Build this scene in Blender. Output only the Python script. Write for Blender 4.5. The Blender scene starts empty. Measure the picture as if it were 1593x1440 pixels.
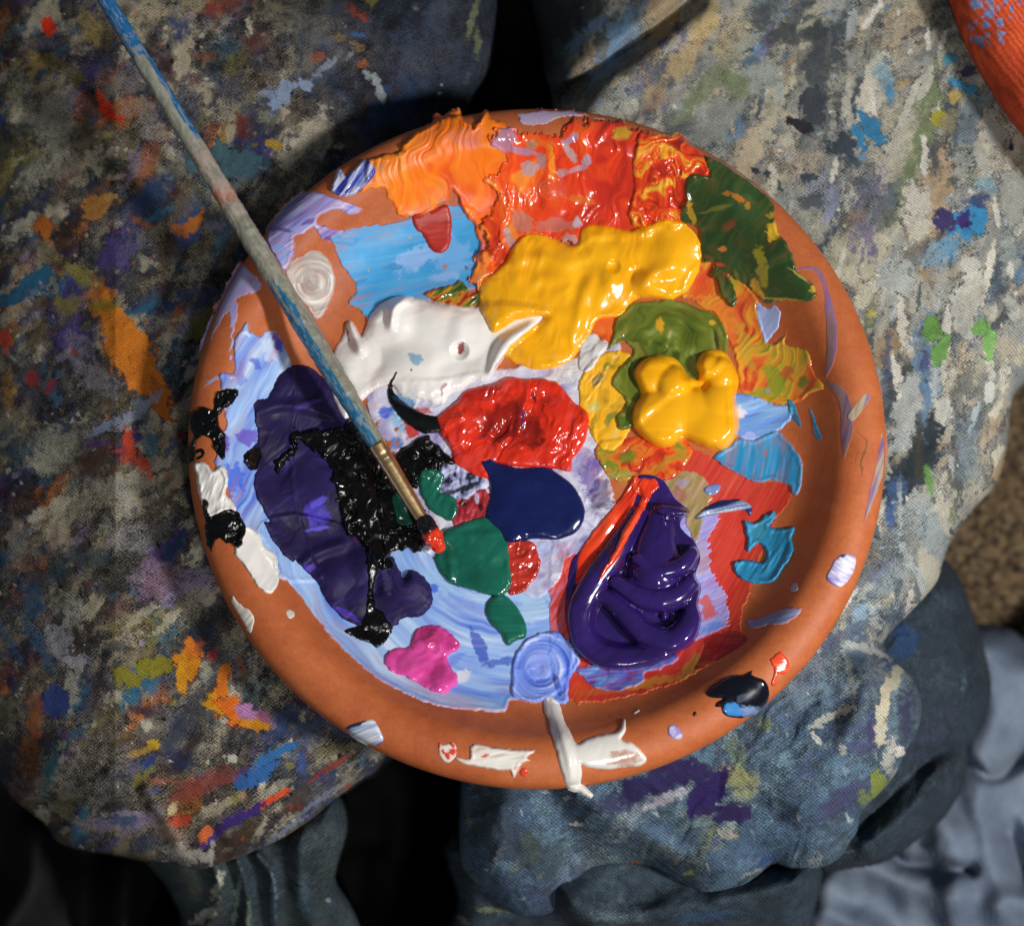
import bpy, math
import numpy as np

# ------------------------------------------------------------------ camera, world, lamps, exposure
S = 0.00025                 # metres that one unit of the tracing grid covers on the saucer
D = 0.80                    # camera to saucer
TH = math.radians(13.0)     # the camera leans this far from straight down
RIMZ = 0.028
F_ = D / S
CX, CY = 796.5, 720.0
ct, st = math.cos(TH), math.sin(TH)
CAM = np.array([0.0, -D * st, RIMZ + D * ct])

scene = bpy.context.scene
col = scene.collection
cd = bpy.data.cameras.new('camera')
cam = bpy.data.objects.new('camera', cd)
col.objects.link(cam)
cam.location = CAM
cam.rotation_euler = (TH, 0, 0)
cd.sensor_width = 36.0
cd.lens = 36.0 * F_ / 1593.0
cd.clip_start = 0.01
cd.clip_end = 20
cd.dof.use_dof = True
cd.dof.focus_distance = D + 0.004
cd.dof.aperture_fstop = 9.5
scene.camera = cam

world = bpy.data.worlds.new('World')
scene.world = world
world.use_nodes = True
bg = world.node_tree.nodes['Background']
bg.inputs[0].default_value = (0.80, 0.90, 1.0, 1)
bg.inputs[1].default_value = 0.11


def lamp(name, loc, target, size, power, color):
    ld = bpy.data.lights.new(name, 'AREA')
    ld.shape = 'RECTANGLE'
    ld.size = size[0]
    ld.size_y = size[1]
    ld.energy = power
    ld.color = color
    o = bpy.data.objects.new(name, ld)
    col.objects.link(o)
    o.location = loc
    from mathutils import Vector
    o.rotation_euler = (Vector(target) - Vector(loc)).to_track_quat('-Z', 'Y').to_euler()
    return o


lamp('key_lamp', (0.78, -0.36, 0.86), (0.02, 0, 0), (0.13, 0.09), 14.9, (1.0, 0.965, 0.92))
lamp('second_lamp', (0.20, -0.62, 0.85), (0, 0, 0), (0.09, 0.09), 2.7, (1.0, 0.96, 0.90))
scene.view_settings.view_transform = 'Standard'
scene.view_settings.look = 'None'
scene.view_settings.gamma = 1
scene.view_settings.use_curve_mapping = False
scene.view_settings.exposure = 0.0

# ------------------------------------------------------------------ helpers


def at(px, py, z):
    """grid position -> world point on the level z (arrays allowed)"""
    px = np.asarray(px, float); py = np.asarray(py, float); z = np.asarray(z, float)
    a = (px - CX) / F_; b = -(py - CY) / F_
    dx = a; dy = st + b * ct; dz = -ct + b * st
    t = (z - CAM[2]) / dz
    return CAM[0] + dx * t, CAM[1] + dy * t


def lin(c):
    c = np.asarray(c, float) / 255.0
    return np.where(c <= 0.04045, c / 12.92, ((c + 0.055) / 1.055) ** 2.4)


def hx(s):
    return lin([int(s[i:i + 2], 16) for i in (0, 2, 4)])


_tabs = {}


def noise(x, y, seed=0):
    t = _tabs.get(seed)
    if t is None:
        t = np.random.RandomState(seed + 77).rand(256, 256).astype(np.float32)
        _tabs[seed] = t
    xi = np.floor(x).astype(np.int64); yi = np.floor(y).astype(np.int64)
    fx = x - xi; fy = y - yi
    fx = fx * fx * fx * (fx * (fx * 6 - 15) + 10); fy = fy * fy * fy * (fy * (fy * 6 - 15) + 10)
    x0 = xi & 255; x1 = (xi + 1) & 255; y0 = yi & 255; y1 = (yi + 1) & 255
    return (t[y0, x0] * (1 - fx) + t[y0, x1] * fx) * (1 - fy) + (t[y1, x0] * (1 - fx) + t[y1, x1] * fx) * fy


def fbm(x, y, seed=0, oct=4, gain=0.5):
    a = 1.0; s = 0; tot = 0
    for k in range(oct):
        s = s + a * noise(x * 2 ** k + 13.7 * k, y * 2 ** k + 7.3 * k, seed + k)
        tot += a; a *= gain
    return s / tot


def sst(a, b, x):
    t = np.clip((x - a) / (b - a), 0, 1)
    return t * t * (3 - 2 * t)


def smooth_poly(pts, n=4):
    P = np.array(pts, float); N = len(P); out = []
    for i in range(N):
        p0, p1, p2, p3 = P[i - 1], P[i], P[(i + 1) % N], P[(i + 2) % N]
        for k in range(n):
            t = k / n
            out.append(0.5 * ((2 * p1) + (-p0 + p2) * t + (2 * p0 - 5 * p1 + 4 * p2 - p3) * t * t + (-p0 + 3 * p1 - 3 * p2 + p3) * t ** 3))
    return np.array(out)


def smooth_path(pts, n=5):
    P = np.array(pts, float); N = len(P); out = []
    for i in range(N - 1):
        p0 = P[max(i - 1, 0)]; p1 = P[i]; p2 = P[i + 1]; p3 = P[min(i + 2, N - 1)]
        for k in range(n):
            t = k / n
            out.append(0.5 * ((2 * p1) + (-p0 + p2) * t + (2 * p0 - 5 * p1 + 4 * p2 - p3) * t * t + (-p0 + 3 * p1 - 3 * p2 + p3) * t ** 3))
    out.append(P[-1])
    return np.array(out)


def sdf_poly(X, Y, P):
    """positive inside"""
    d2 = np.full(X.shape, 1e18); ins = np.zeros(X.shape, bool)
    N = len(P)
    for i in range(N):
        ax, ay = P[i]; bx, by = P[(i + 1) % N]
        ex, ey = bx - ax, by - ay
        L = ex * ex + ey * ey
        if L < 1e-9:
            continue
        wx = X - ax; wy = Y - ay
        t = np.clip((wx * ex + wy * ey) / L, 0, 1)
        qx = wx - t * ex; qy = wy - t * ey
        np.minimum(d2, qx * qx + qy * qy, out=d2)
        c = ((ay > Y) != (by > Y))
        if ey != 0:
            ins ^= c & (X < ax + (Y - ay) * ex / ey)
    d = np.sqrt(d2)
    return np.where(ins, d, -d)


def path_field(X, Y, P):
    """P rows x,y,r -> (r - dist) of the nearest part, and dist, r there"""
    best = np.full(X.shape, -1e9); bd = np.zeros(X.shape); br = np.ones(X.shape)
    for i in range(len(P) - 1):
        ax, ay, ar = P[i]; bx, by, b_r = P[i + 1]
        ex, ey = bx - ax, by - ay
        L = ex * ex + ey * ey + 1e-9
        t = np.clip(((X - ax) * ex + (Y - ay) * ey) / L, 0, 1)
        d = np.hypot(X - ax - t * ex, Y - ay - t * ey)
        r = ar + (b_r - ar) * t
        m = r - d > best
        best = np.where(m, r - d, best); bd = np.where(m, d, bd); br = np.where(m, r, br)
    return best, bd, br


def blur(a, r):
    if r < 1:
        return a
    for ax in (0, 1):
        p = np.pad(a, [(r + 1, r) if k == ax else (0, 0) for k in (0, 1)], mode='edge')
        c = np.cumsum(p, axis=ax)
        n = a.shape[ax]
        hi = np.take(c, np.arange(2 * r + 1, 2 * r + 1 + n), axis=ax)
        lo = np.take(c, np.arange(0, n), axis=ax)
        a = (hi - lo) / (2 * r + 1)
    return a


def tag(o, label=None, cat=None, group=None, kind=None):
    if label: o['label'] = label
    if cat: o['category'] = cat
    if group: o['group'] = group
    if kind: o['kind'] = kind
    return o


def empty(name, loc):
    o = bpy.data.objects.new(name, None)
    o.empty_display_size = 0.02
    col.objects.link(o)
    o.location = loc
    return o


def link_mesh(name, V, Fc, mat, parent=None, colors=None, extra=None, origin=None):
    me = bpy.data.meshes.new(name)
    V = np.asarray(V, np.float32)
    o = bpy.data.objects.new(name, me)
    if origin is None:
        origin = (0, 0, 0) if parent is None else tuple(parent.location)
    V = V - np.array(origin, np.float32)
    Fc = np.asarray(Fc, np.int32)
    k = Fc.shape[1]
    me.vertices.add(len(V)); me.vertices.foreach_set('co', V.ravel())
    me.loops.add(Fc.size); me.loops.foreach_set('vertex_index', Fc.ravel())
    me.polygons.add(len(Fc))
    me.polygons.foreach_set('loop_start', np.arange(0, Fc.size, k, dtype=np.int32))
    me.polygons.foreach_set('use_smooth', np.ones(len(Fc), bool))
    me.update(calc_edges=True)
    if colors is not None:
        a = me.attributes.new('Col', 'FLOAT_COLOR', 'POINT')
        c4 = np.ones((len(V), 4), np.float32); c4[:, :colors.shape[1]] = colors
        a.data.foreach_set('color', c4.ravel())
    if extra:
        for kx, arr in extra.items():
            a = me.attributes.new(kx, 'FLOAT', 'POINT')
            a.data.foreach_set('value', np.asarray(arr, np.float32))
    me.materials.append(mat)
    col.objects.link(o)
    if parent is not None:
        o.parent = parent
    else:
        o.location = origin
    return o


def grid_faces(keep):
    """vertex mask (ny,nx) -> index map and faces of cells whose 4 corners are kept"""
    idx = -np.ones(keep.shape, np.int64)
    q = keep[:-1, :-1] & keep[1:, :-1] & keep[:-1, 1:] & keep[1:, 1:]
    used = np.zeros(keep.shape, bool)
    used[:-1, :-1] |= q; used[1:, :-1] |= q; used[:-1, 1:] |= q; used[1:, 1:] |= q
    idx[used] = np.arange(used.sum())
    yy, xx = np.nonzero(q)
    F = np.stack([idx[yy, xx], idx[yy + 1, xx], idx[yy + 1, xx + 1], idx[yy, xx + 1]], 1)
    return used, F


# ------------------------------------------------------------------ materials


def new_mat(name):
    m = bpy.data.materials.new(name)
    m.use_nodes = True
    nt = m.node_tree
    return m, nt, nt.nodes['Principled BSDF']


def N(nt, kind, **kw):
    n = nt.nodes.new(kind)
    for k, v in kw.items():
        if k in n.inputs:
            n.inputs[k].default_value = v
        else:
            setattr(n, k, v)
    return n


def mth(nt, op, a, b=None, c=None):
    n = nt.nodes.new('ShaderNodeMath'); n.operation = op
    for i, v in enumerate((a, b, c)):
        if v is None: continue
        if isinstance(v, (int, float)): n.inputs[i].default_value = v
        else: nt.links.new(v, n.inputs[i])
    return n.outputs[0]


def paint_mat(name, rough, coat=0.0, bump=0.15, bscale=900, spec=0.5, sss=0.0):
    m, nt, b = new_mat(name)
    at_ = N(nt, 'ShaderNodeAttribute', attribute_name='Col')
    tc = N(nt, 'ShaderNodeTexCoord')
    n1 = N(nt, 'ShaderNodeTexNoise', Scale=bscale, Detail=3.0)
    nt.links.new(tc.outputs['Object'], n1.inputs['Vector'])
    n2 = N(nt, 'ShaderNodeTexNoise', Scale=150, Detail=4.0)
    nt.links.new(tc.outputs['Object'], n2.inputs['Vector'])
    mp = N(nt, 'ShaderNodeMapRange'); mp.inputs['From Min'].default_value = 0.3; mp.inputs['From Max'].default_value = 0.7
    mp.inputs['To Min'].default_value = max(rough - 0.08, 0.03); mp.inputs['To Max'].default_value = rough + 0.12
    nt.links.new(n2.outputs[0], mp.inputs['Value'])
    nt.links.new(mp.outputs[0], b.inputs['Roughness'])
    bp = N(nt, 'ShaderNodeBump', Strength=bump, Distance=0.0003)
    nt.links.new(n1.outputs[0], bp.inputs['Height'])
    nt.links.new(bp.outputs[0], b.inputs['Normal'])
    nt.links.new(at_.outputs['Color'], b.inputs['Base Color'])
    b.inputs['Specular IOR Level'].default_value = spec
    b.inputs['Coat Weight'].default_value = coat
    b.inputs['Coat Roughness'].default_value = 0.08
    return m


M_GLOSS = paint_mat('wet_paint', 0.16, 0.25, 0.03, 500)
M_SATIN = paint_mat('setting_paint', 0.40, 0.0, 0.10, 900, 0.4)
M_MATTE = paint_mat('dry_paint', 0.52, 0.0, 0.15, 1400, 0.3)
M_DULL = paint_mat('dull_violet_paint', 0.50, 0.0, 0.08, 700, 0.18)
M_BLACK = paint_mat('black_paint', 0.22, 0.0, 0.05, 400, 0.4)


def terracotta():
    m, nt, b = new_mat('terracotta')
    tc = N(nt, 'ShaderNodeTexCoord')
    n1 = N(nt, 'ShaderNodeTexNoise', Scale=18, Detail=6.0)
    n2 = N(nt, 'ShaderNodeTexNoise', Scale=700, Detail=3.0)
    n3 = N(nt, 'ShaderNodeTexNoise', Scale=160, Detail=5.0)
    for n in (n1, n2, n3): nt.links.new(tc.outputs['Object'], n.inputs['Vector'])
    r = N(nt, 'ShaderNodeValToRGB')
    r.color_ramp.elements[0].position = 0.36; r.color_ramp.elements[0].color = (*lin((176, 88, 46)), 1)
    r.color_ramp.elements[1].position = 0.64; r.color_ramp.elements[1].color = (*lin((204, 113, 64)), 1)
    a = mth(nt, 'MULTIPLY', n1.outputs[0], 0.6)
    a = mth(nt, 'MULTIPLY_ADD', n3.outputs[0], 0.4, a)
    nt.links.new(a, r.inputs[0])
    mx = N(nt, 'ShaderNodeMixRGB', blend_type='MULTIPLY'); mx.inputs[0].default_value = 0.32
    nt.links.new(r.outputs[0], mx.inputs[1]); nt.links.new(n2.outputs[0], mx.inputs[2])
    nt.links.new(mx.outputs[0], b.inputs['Base Color'])
    bp = N(nt, 'ShaderNodeBump', Strength=0.18, Distance=0.0002)
    nt.links.new(n2.outputs[0], bp.inputs['Height']); nt.links.new(bp.outputs[0], b.inputs['Normal'])
    b.inputs['Roughness'].default_value = 0.55
    b.inputs['Specular IOR Level'].default_value = 0.35
    return m


M_TERRA = terracotta()


def cloth_mat(name, per, ang, rough=0.85, dark=0.55, bump=0.6, stiff=0.5, thresh=True, detail=3.0):
    """woven cloth; the vertex colour Col is the paint, Den the bare cloth, cov how thickly the paint sits on the weave"""
    m, nt, b = new_mat(name)
    A = N(nt, 'ShaderNodeAttribute', attribute_name='Col')
    V = N(nt, 'ShaderNodeAttribute', attribute_name='cov')
    tc = N(nt, 'ShaderNodeTexCoord')
    wn = N(nt, 'ShaderNodeTexNoise', Scale=260, Detail=2.0)
    nt.links.new(tc.outputs['Object'], wn.inputs['Vector'])
    wv = N(nt, 'ShaderNodeVectorMath', operation='MULTIPLY_ADD')
    nt.links.new(wn.outputs['Color'], wv.inputs[0]); wv.inputs[1].default_value = (0.0014,) * 3
    nt.links.new(tc.outputs['Object'], wv.inputs[2])
    sep = N(nt, 'ShaderNodeSeparateXYZ'); nt.links.new(wv.outputs[0], sep.inputs[0])

    def wave(a, p):
        ca, sa = math.cos(a) * 2 * math.pi / p, math.sin(a) * 2 * math.pi / p
        s = mth(nt, 'MULTIPLY', sep.outputs[0], ca)
        s = mth(nt, 'MULTIPLY_ADD', sep.outputs[1], sa, s)
        return mth(nt, 'MULTIPLY_ADD', mth(nt, 'SINE', s), 0.5, 0.5)
    w1 = wave(ang, per); w2 = wave(ang + 1.25, per * 1.35)
    w = mth(nt, 'MULTIPLY', mth(nt, 'MULTIPLY_ADD', w1, 0.55, 0.45), mth(nt, 'MULTIPLY_ADD', w2, 0.5, 0.5))
    gr = N(nt, 'ShaderNodeTexNoise', Scale=1500, Detail=detail)
    nt.links.new(tc.outputs['Object'], gr.inputs['Vector'])
    gr2 = N(nt, 'ShaderNodeTexNoise', Scale=230, Detail=4.0)
    nt.links.new(tc.outputs['Object'], gr2.inputs['Vector'])
    h = mth(nt, 'MULTIPLY', w, 0.24)
    h = mth(nt, 'MULTIPLY_ADD', gr.outputs[0], 0.75, h)
    h = mth(nt, 'MULTIPLY_ADD', gr2.outputs[0], 0.5, h)
    # paint catches the raised threads first
    s = mth(nt, 'SUBTRACT', h, 0.735)
    s = mth(nt, 'MULTIPLY_ADD', s, 2.3, mth(nt, 'MULTIPLY_ADD', V.outputs['Fac'], 2.0, -0.5))
    mr = N(nt, 'ShaderNodeMapRange', interpolation_type='SMOOTHSTEP')
    mr.inputs['From Min'].default_value = -0.15; mr.inputs['From Max'].default_value = 0.85
    nt.links.new(s, mr.inputs['Value'])
    B = N(nt, 'ShaderNodeAttribute', attribute_name='Den')
    mx = N(nt, 'ShaderNodeMixRGB')
    nt.links.new(mr.outputs[0], mx.inputs[0]); nt.links.new(B.outputs['Color'], mx.inputs[1]); nt.links.new(A.outputs['Color'], mx.inputs[2])
    sh = N(nt, 'ShaderNodeMapRange')
    sh.inputs['From Min'].default_value = 0.40; sh.inputs['From Max'].default_value = 1.1
    sh.inputs['To Min'].default_value = dark; sh.inputs['To Max'].default_value = 1.12
    nt.links.new(h, sh.inputs['Value'])  # hollows of the weave darkened in the colour, as painted shade
    mu = N(nt, 'ShaderNodeMixRGB', blend_type='MULTIPLY'); mu.inputs[0].default_value = 1
    nt.links.new(mx.outputs[0], mu.inputs[1]); nt.links.new(sh.outputs[0], mu.inputs[2])
    tw = wave(ang, per * 1.25)
    tw = mth(nt, 'MULTIPLY', tw, mth(nt, 'MULTIPLY_ADD', gr.outputs[0], 1.2, 0.1))
    tw = mth(nt, 'MULTIPLY_ADD', tw, 0.62, 0.80)  # shading of the twill ridges put into the colour
    mu2 = N(nt, 'ShaderNodeMixRGB', blend_type='MULTIPLY'); mu2.inputs[0].default_value = 1
    nt.links.new(mu.outputs[0], mu2.inputs[1]); nt.links.new(tw, mu2.inputs[2])
    nt.links.new(mu2.outputs[0], b.inputs['Base Color'])
    b.inputs['Roughness'].default_value = rough
    b.inputs['Specular IOR Level'].default_value = 0.25
    bp = N(nt, 'ShaderNodeBump', Strength=bump, Distance=0.0005)
    inv = mth(nt, 'MULTIPLY_ADD', mr.outputs[0], -0.55, 1.0)
    hb = mth(nt, 'MULTIPLY_ADD', h, inv, mth(nt, 'MULTIPLY', mr.outputs[0], 0.75))
    nt.links.new(hb, bp.inputs['Height']); nt.links.new(bp.outputs[0], b.inputs['Normal'])
    return m


M_DENIM = cloth_mat('painted_denim', 0.00088, math.radians(58))
M_PLAIN = cloth_mat('soft_cloth', 0.0016, math.radians(30), dark=0.8, bump=0.25)

# ------------------------------------------------------------------ setting: carpet


def carpet():
    m, nt, b = new_mat('carpet')
    tc = N(nt, 'ShaderNodeTexCoord')
    n1 = N(nt, 'ShaderNodeTexNoise', Scale=230, Detail=6.0)
    n2 = N(nt, 'ShaderNodeTexNoise', Scale=14, Detail=3.0)
    for n in (n1, n2): nt.links.new(tc.outputs['Object'], n.inputs['Vector'])
    r = N(nt, 'ShaderNodeValToRGB')
    r.color_ramp.elements[0].position = 0.36; r.color_ramp.elements[0].color = (*lin((34, 27, 19)), 1)
    r.color_ramp.elements[1].position = 0.66; r.color_ramp.elements[1].color = (*lin((128, 106, 78)), 1)
    nt.links.new(n1.outputs[0], r.inputs[0])
    nt.links.new(r.outputs[0], b.inputs['Base Color'])
    b.inputs['Roughness'].default_value = 1
    n = 160
    xs = np.linspace(-1.0, 1.2, n * 2); ys = np.linspace(-1.2, 1.0, n * 2)
    X, Y = np.meshgrid(xs, ys)
    Z = -0.42 + 0.012 * (fbm(X * 120, Y * 120, 5, 2) - 0.5)
    u, Fq = grid_faces(np.ones(X.shape, bool))
    V = np.stack([X[u], Y[u], Z[u]], 1)
    o = link_mesh('floor', V, Fq[:, ::-1], m)
    tag(o, 'brown looped carpet on the floor', kind='structure')


carpet()

# ------------------------------------------------------------------ cloth sheets (jeans, shirt, cloths)


def stamps(X, Y, C, cov, lst, seed):
    """dabs of dried paint, and painted fold highlights: x, y, rx, ry, angle, colour, coverage"""
    rs = np.random.RandomState(seed)
    x0, y0 = X[0, 0], Y[0, 0]; gx = X[0, 1] - X[0, 0]; gy = Y[1, 0] - Y[0, 0]
    for (x, y, rx, ry, a, c, k) in lst:
        R = max(rx, ry) * 1.9 + 6
        i0 = max(int((x - R - x0) / gx), 0); i1 = min(int((x + R - x0) / gx) + 1, X.shape[1])
        j0 = max(int((y - R - y0) / gy), 0); j1 = min(int((y + R - y0) / gy) + 1, X.shape[0])
        o1, o2 = rs.rand(2) * 90; ca, sa = math.cos(a), math.sin(a)
        if i1 <= i0 + 1 or j1 <= j0 + 1: continue
        x_ = X[j0:j1, i0:i1]; y_ = Y[j0:j1, i0:i1]
        sc = 0.45 * min(rx, ry) + 5
        wx = (fbm(x_ / sc + o1, y_ / sc, 3, 3) - 0.5) * min(rx, ry) * 1.3 + (noise(x_ / 5 + o2, y_ / 5, 4) - 0.5) * 4
        wy = (fbm(x_ / sc, y_ / sc + o2, 5, 3) - 0.5) * min(rx, ry) * 1.3 + (noise(x_ / 5, y_ / 5 + o1, 6) - 0.5) * 4
        u = ((x_ - x + wx) * ca - (y_ - y + wy) * sa); v = ((x_ - x + wx) * sa + (y_ - y + wy) * ca)
        d = 1.12 - np.sqrt((u / rx) ** 2 + (v / ry) ** 2)
        d = d + .34 * (fbm(x_ / 4.5 + o1, y_ / 4.5 + o2, 9, 2) - .5)
        st_ = fbm(u / (rx * .8) + o1, v / 3.4 + o2, 8, 2)            # dry bristle marks along the stroke
        m = sst(-0.08, 0.45, d)
        kk = k * m * (0.75 + 0.5 * st_)
        al = sst(0.0, 0.22 if k > .8 else 0.6, d + (0.35 if k > .8 else .8) * (st_ - 0.5)) * min(1, (0.25 if k > .8 else .12) + k)
        al3 = al[..., None]
        C[j0:j1, i0:i1] = C[j0:j1, i0:i1] * (1 - al3) + c * al3
        cov[j0:j1, i0:i1] = cov[j0:j1, i0:i1] * (1 - al) + np.maximum(kk, cov[j0:j1, i0:i1] * 0.5) * al


def sheet(poly, g, zfun, warp=3.0, seed=0, edge=70, drop=0.05, skirt=0.10, flat=()):
    """outline -> grid arrays with height; cloth rolls over at its outline and hangs down"""
    P = smooth_poly(poly, 4)
    x0, y0 = P.min(0) - 6; x1, y1 = P.max(0) + 6
    xs = np.arange(x0, x1, g); ys = np.arange(y0, y1, g)
    X, Y = np.meshgrid(xs, ys)
    wx = (fbm(X / 60, Y / 60, seed, 2) - .5) * warp * 2; wy = (fbm(X / 60, Y / 60, seed + 9, 2) - .5) * warp * 2
    d = sdf_poly(X + wx, Y + wy, P)
    t = np.clip(d / edge, 0, 1)
    roll = np.sqrt(np.clip(1 - (1 - t) ** 2, 0, 1)) - 1
    Z = zfun(X, Y, d) + drop * roll
    Z = np.where(d < 0, Z - skirt * np.clip(-d / (g * 2.0), 0, 1), Z)
    keep = d > -g * 2.5
    return X, Y, Z, d, keep


def ridge(X, Y, pts, w, h, sharp=1.0):
    P = smooth_path([(a, b, 1) for a, b in pts])
    _, dist, _ = path_field(X, Y, P)
    return h * np.exp(-(dist / w) ** 2 * sharp)


def pal(*hs):
    return [hx(h) for h in hs]


def rand_stamps(rs, n, box, cols, wts, size, ang, cov, asp=(1.2, 2.6), jit=0.5):
    out = []
    w = np.array(wts, float); w /= w.sum()
    for i in range(n):
        x = rs.uniform(box[0], box[2]); y = rs.uniform(box[1], box[3])
        r = size[0] * (size[1] / size[0]) ** rs.rand()
        k = rs.uniform(*asp); c = cols[rs.choice(len(cols), p=w)] * rs.uniform(0.8, 1.2)
        out.append((x, y, r * math.sqrt(k), r / math.sqrt(k), math.radians(ang) + rs.normal() * jit, c, rs.uniform(*cov)))
    return out


def H(L):  # hand placed list: (x,y,rx,ry,deg,hex,cov)
    return [(x, y, rx, ry, math.radians(a), hx(c), k) for (x, y, rx, ry, a, c, k) in L]


person = empty('person', (0.0, 0.15, -0.02))
tag(person, 'seated person seen from above, knees apart in paint covered jeans with orange shirt', 'person')

PARTS = []          # collected sheets of the jeans


def add_sheet(store, X, Y, Z, keep, C, Den, cov):
    used, Fq = grid_faces(keep)
    x, y = at(X[used], Y[used], Z[used])
    store.append((np.stack([x, y, Z[used]], 1), Fq, C[used], Den[used], cov[used]))


def join_sheets(store, name, mat, parent=None, origin=None):
    V = []; Fq = []; C = []; Dn = []; cv = []; n = 0
    for v, f, c, dn, k in store:
        V.append(v); Fq.append(f + n); C.append(c); Dn.append(dn); cv.append(k); n += len(v)
    V = np.concatenate(V); Fq = np.concatenate(Fq)[:, ::1]; C = np.concatenate(C); Dn = np.concatenate(Dn); cv = np.concatenate(cv)
    o = link_mesh(name, V, Fq, mat, parent, colors=C, extra={'cov': cv}, origin=origin)
    a = o.data.attributes.new('Den', 'FLOAT_COLOR', 'POINT')
    c4 = np.ones((len(V), 4), np.float32); c4[:, :3] = Dn
    a.data.foreach_set('color', c4.ravel())
    return o


def base_cols(X, Y, cols, seed, scale=90, c2=(0.9, 1.1)):
    """large soft variation between several colours"""
    n = len(cols); C = np.zeros(X.shape + (3,)); wsum = 0
    for i, c in enumerate(cols):
        w = np.clip(fbm(X / scale + 31 * i, Y / scale - 17 * i, seed + i, 3) - 0.40, 0.001, 1) ** 2
        C += w[..., None] * c; wsum = wsum + w
    return C / wsum[..., None]


# ---- left thigh and knee
GJ = 2.0
rs = np.random.RandomState(11)
PL = [(-90, -90), (400, -95), (765, -90), (772, -20), (776, 55), (762, 120), (735, 170), (700, 300), (660, 700), (640, 1100),
      (602, 1186), (560, 1214), (527, 1239), (471, 1284), (414, 1318), (350, 1342), (310, 1352), (264, 1340), (211, 1333), (150, 1322), (113, 1314),
      (87, 1303), (70, 1277), (30, 1246), (0, 1207), (-60, 1150), (-100, 1000)]


def under_saucer(X, Y, z):
    """the lap gives way under the saucer's foot and rises again beside its rim"""
    r = np.hypot(X - 835, (Y - 697) * 1.02)
    return np.minimum(z, -0.002 + np.clip(r - 472, 0, None) * S * 0.9)


def zl(X, Y, d):
    z = -0.002 + 0.0 * X
    z = z - 0.010 * sst(500, 250, Y) * sst(300, 760, X)                # hollow towards the gap
    z = z - 0.00013 * np.clip(180 - X, 0, 400)
    z = z - 0.016 * sst(850, 1330, Y)
    z = z + 0.010 * (fbm(X / 210, Y / 210, 21, 3) - .5)
    z = z - ridge(X, Y, [(60, 90), (130, 150), (190, 215), (250, 260), (320, 330)], 16, 0.004)
    z = z + ridge(X, Y, [(40, 60), (150, 120), (260, 210)], 26, 0.003)
    z = z - ridge(X, Y, [(600, 1170), (500, 1210), (440, 1250)], 10, 0.003)
    z = z + ridge(X, Y, [(230, 1230), (265, 1290), (290, 1350)], 14, 0.006)
    z = z - ridge(X, Y, [(330, 1290), (350, 1330)], 12, 0.006)
    z = z + 0.0012 * (fbm(X / 22, Y / 22, 40, 3) - .5)
    return under_saucer(X, Y, z)


X, Y, Z, d, keep = sheet(PL, GJ, zl, 3, 1, 150, 0.070, 0.14)
Den = base_cols(X, Y, pal('171a22', '1d1915', '151e26', '20171c'), 50, 60)
C = base_cols(X, Y, pal('5a545a', '665a48', '48566a', '78664e', '4a4e70', '948b76', 'a49a80'), 60, 45)
cov = 0.45 + 0.5 * (fbm(X / 40, Y / 40, 70, 3) - .5)
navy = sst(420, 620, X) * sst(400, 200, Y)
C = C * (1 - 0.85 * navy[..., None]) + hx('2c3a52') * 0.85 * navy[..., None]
Pc = pal('b0a68e', 'ccc4ae', '92866e', '4a3424', '26242c', '28406a', '64283a', 'bc6c2e', '807630', '2c6a88', '46347a', '9a8ca8', '364250')
Pw = [15, 10, 10, 11, 10, 12, 5, 5, 6, 6, 4, 4, 8]
L = rand_stamps(rs, 1000, (-60, -60, 720, 1340), Pc, Pw, (8, 50), 50, (0.38, 0.78), (1.6, 4.5), .4)
L += rand_stamps(rs, 800, (-60, -60, 720, 1340), Pc, Pw, (2.5, 10), 55, (0.3, 0.68), (1, 2.2), 0.9)
L += rand_stamps(rs, 550, (-60, -60, 740, 1340), pal('b8b09c', 'c8c2b0', '9a927e', 'a8682c', '2c5f88', '8a3038', '8a8438', '6a5890', '141418'), [10, 7, 8, 3, 3, 2, 2, 2, 8], (1.3, 4.5), 55, (0.7, 1), (1, 2.6), 1.0)
L = [s for s in L if not (s[0] > 430 and s[1] < 270 and rs.rand() < .90)]
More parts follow.
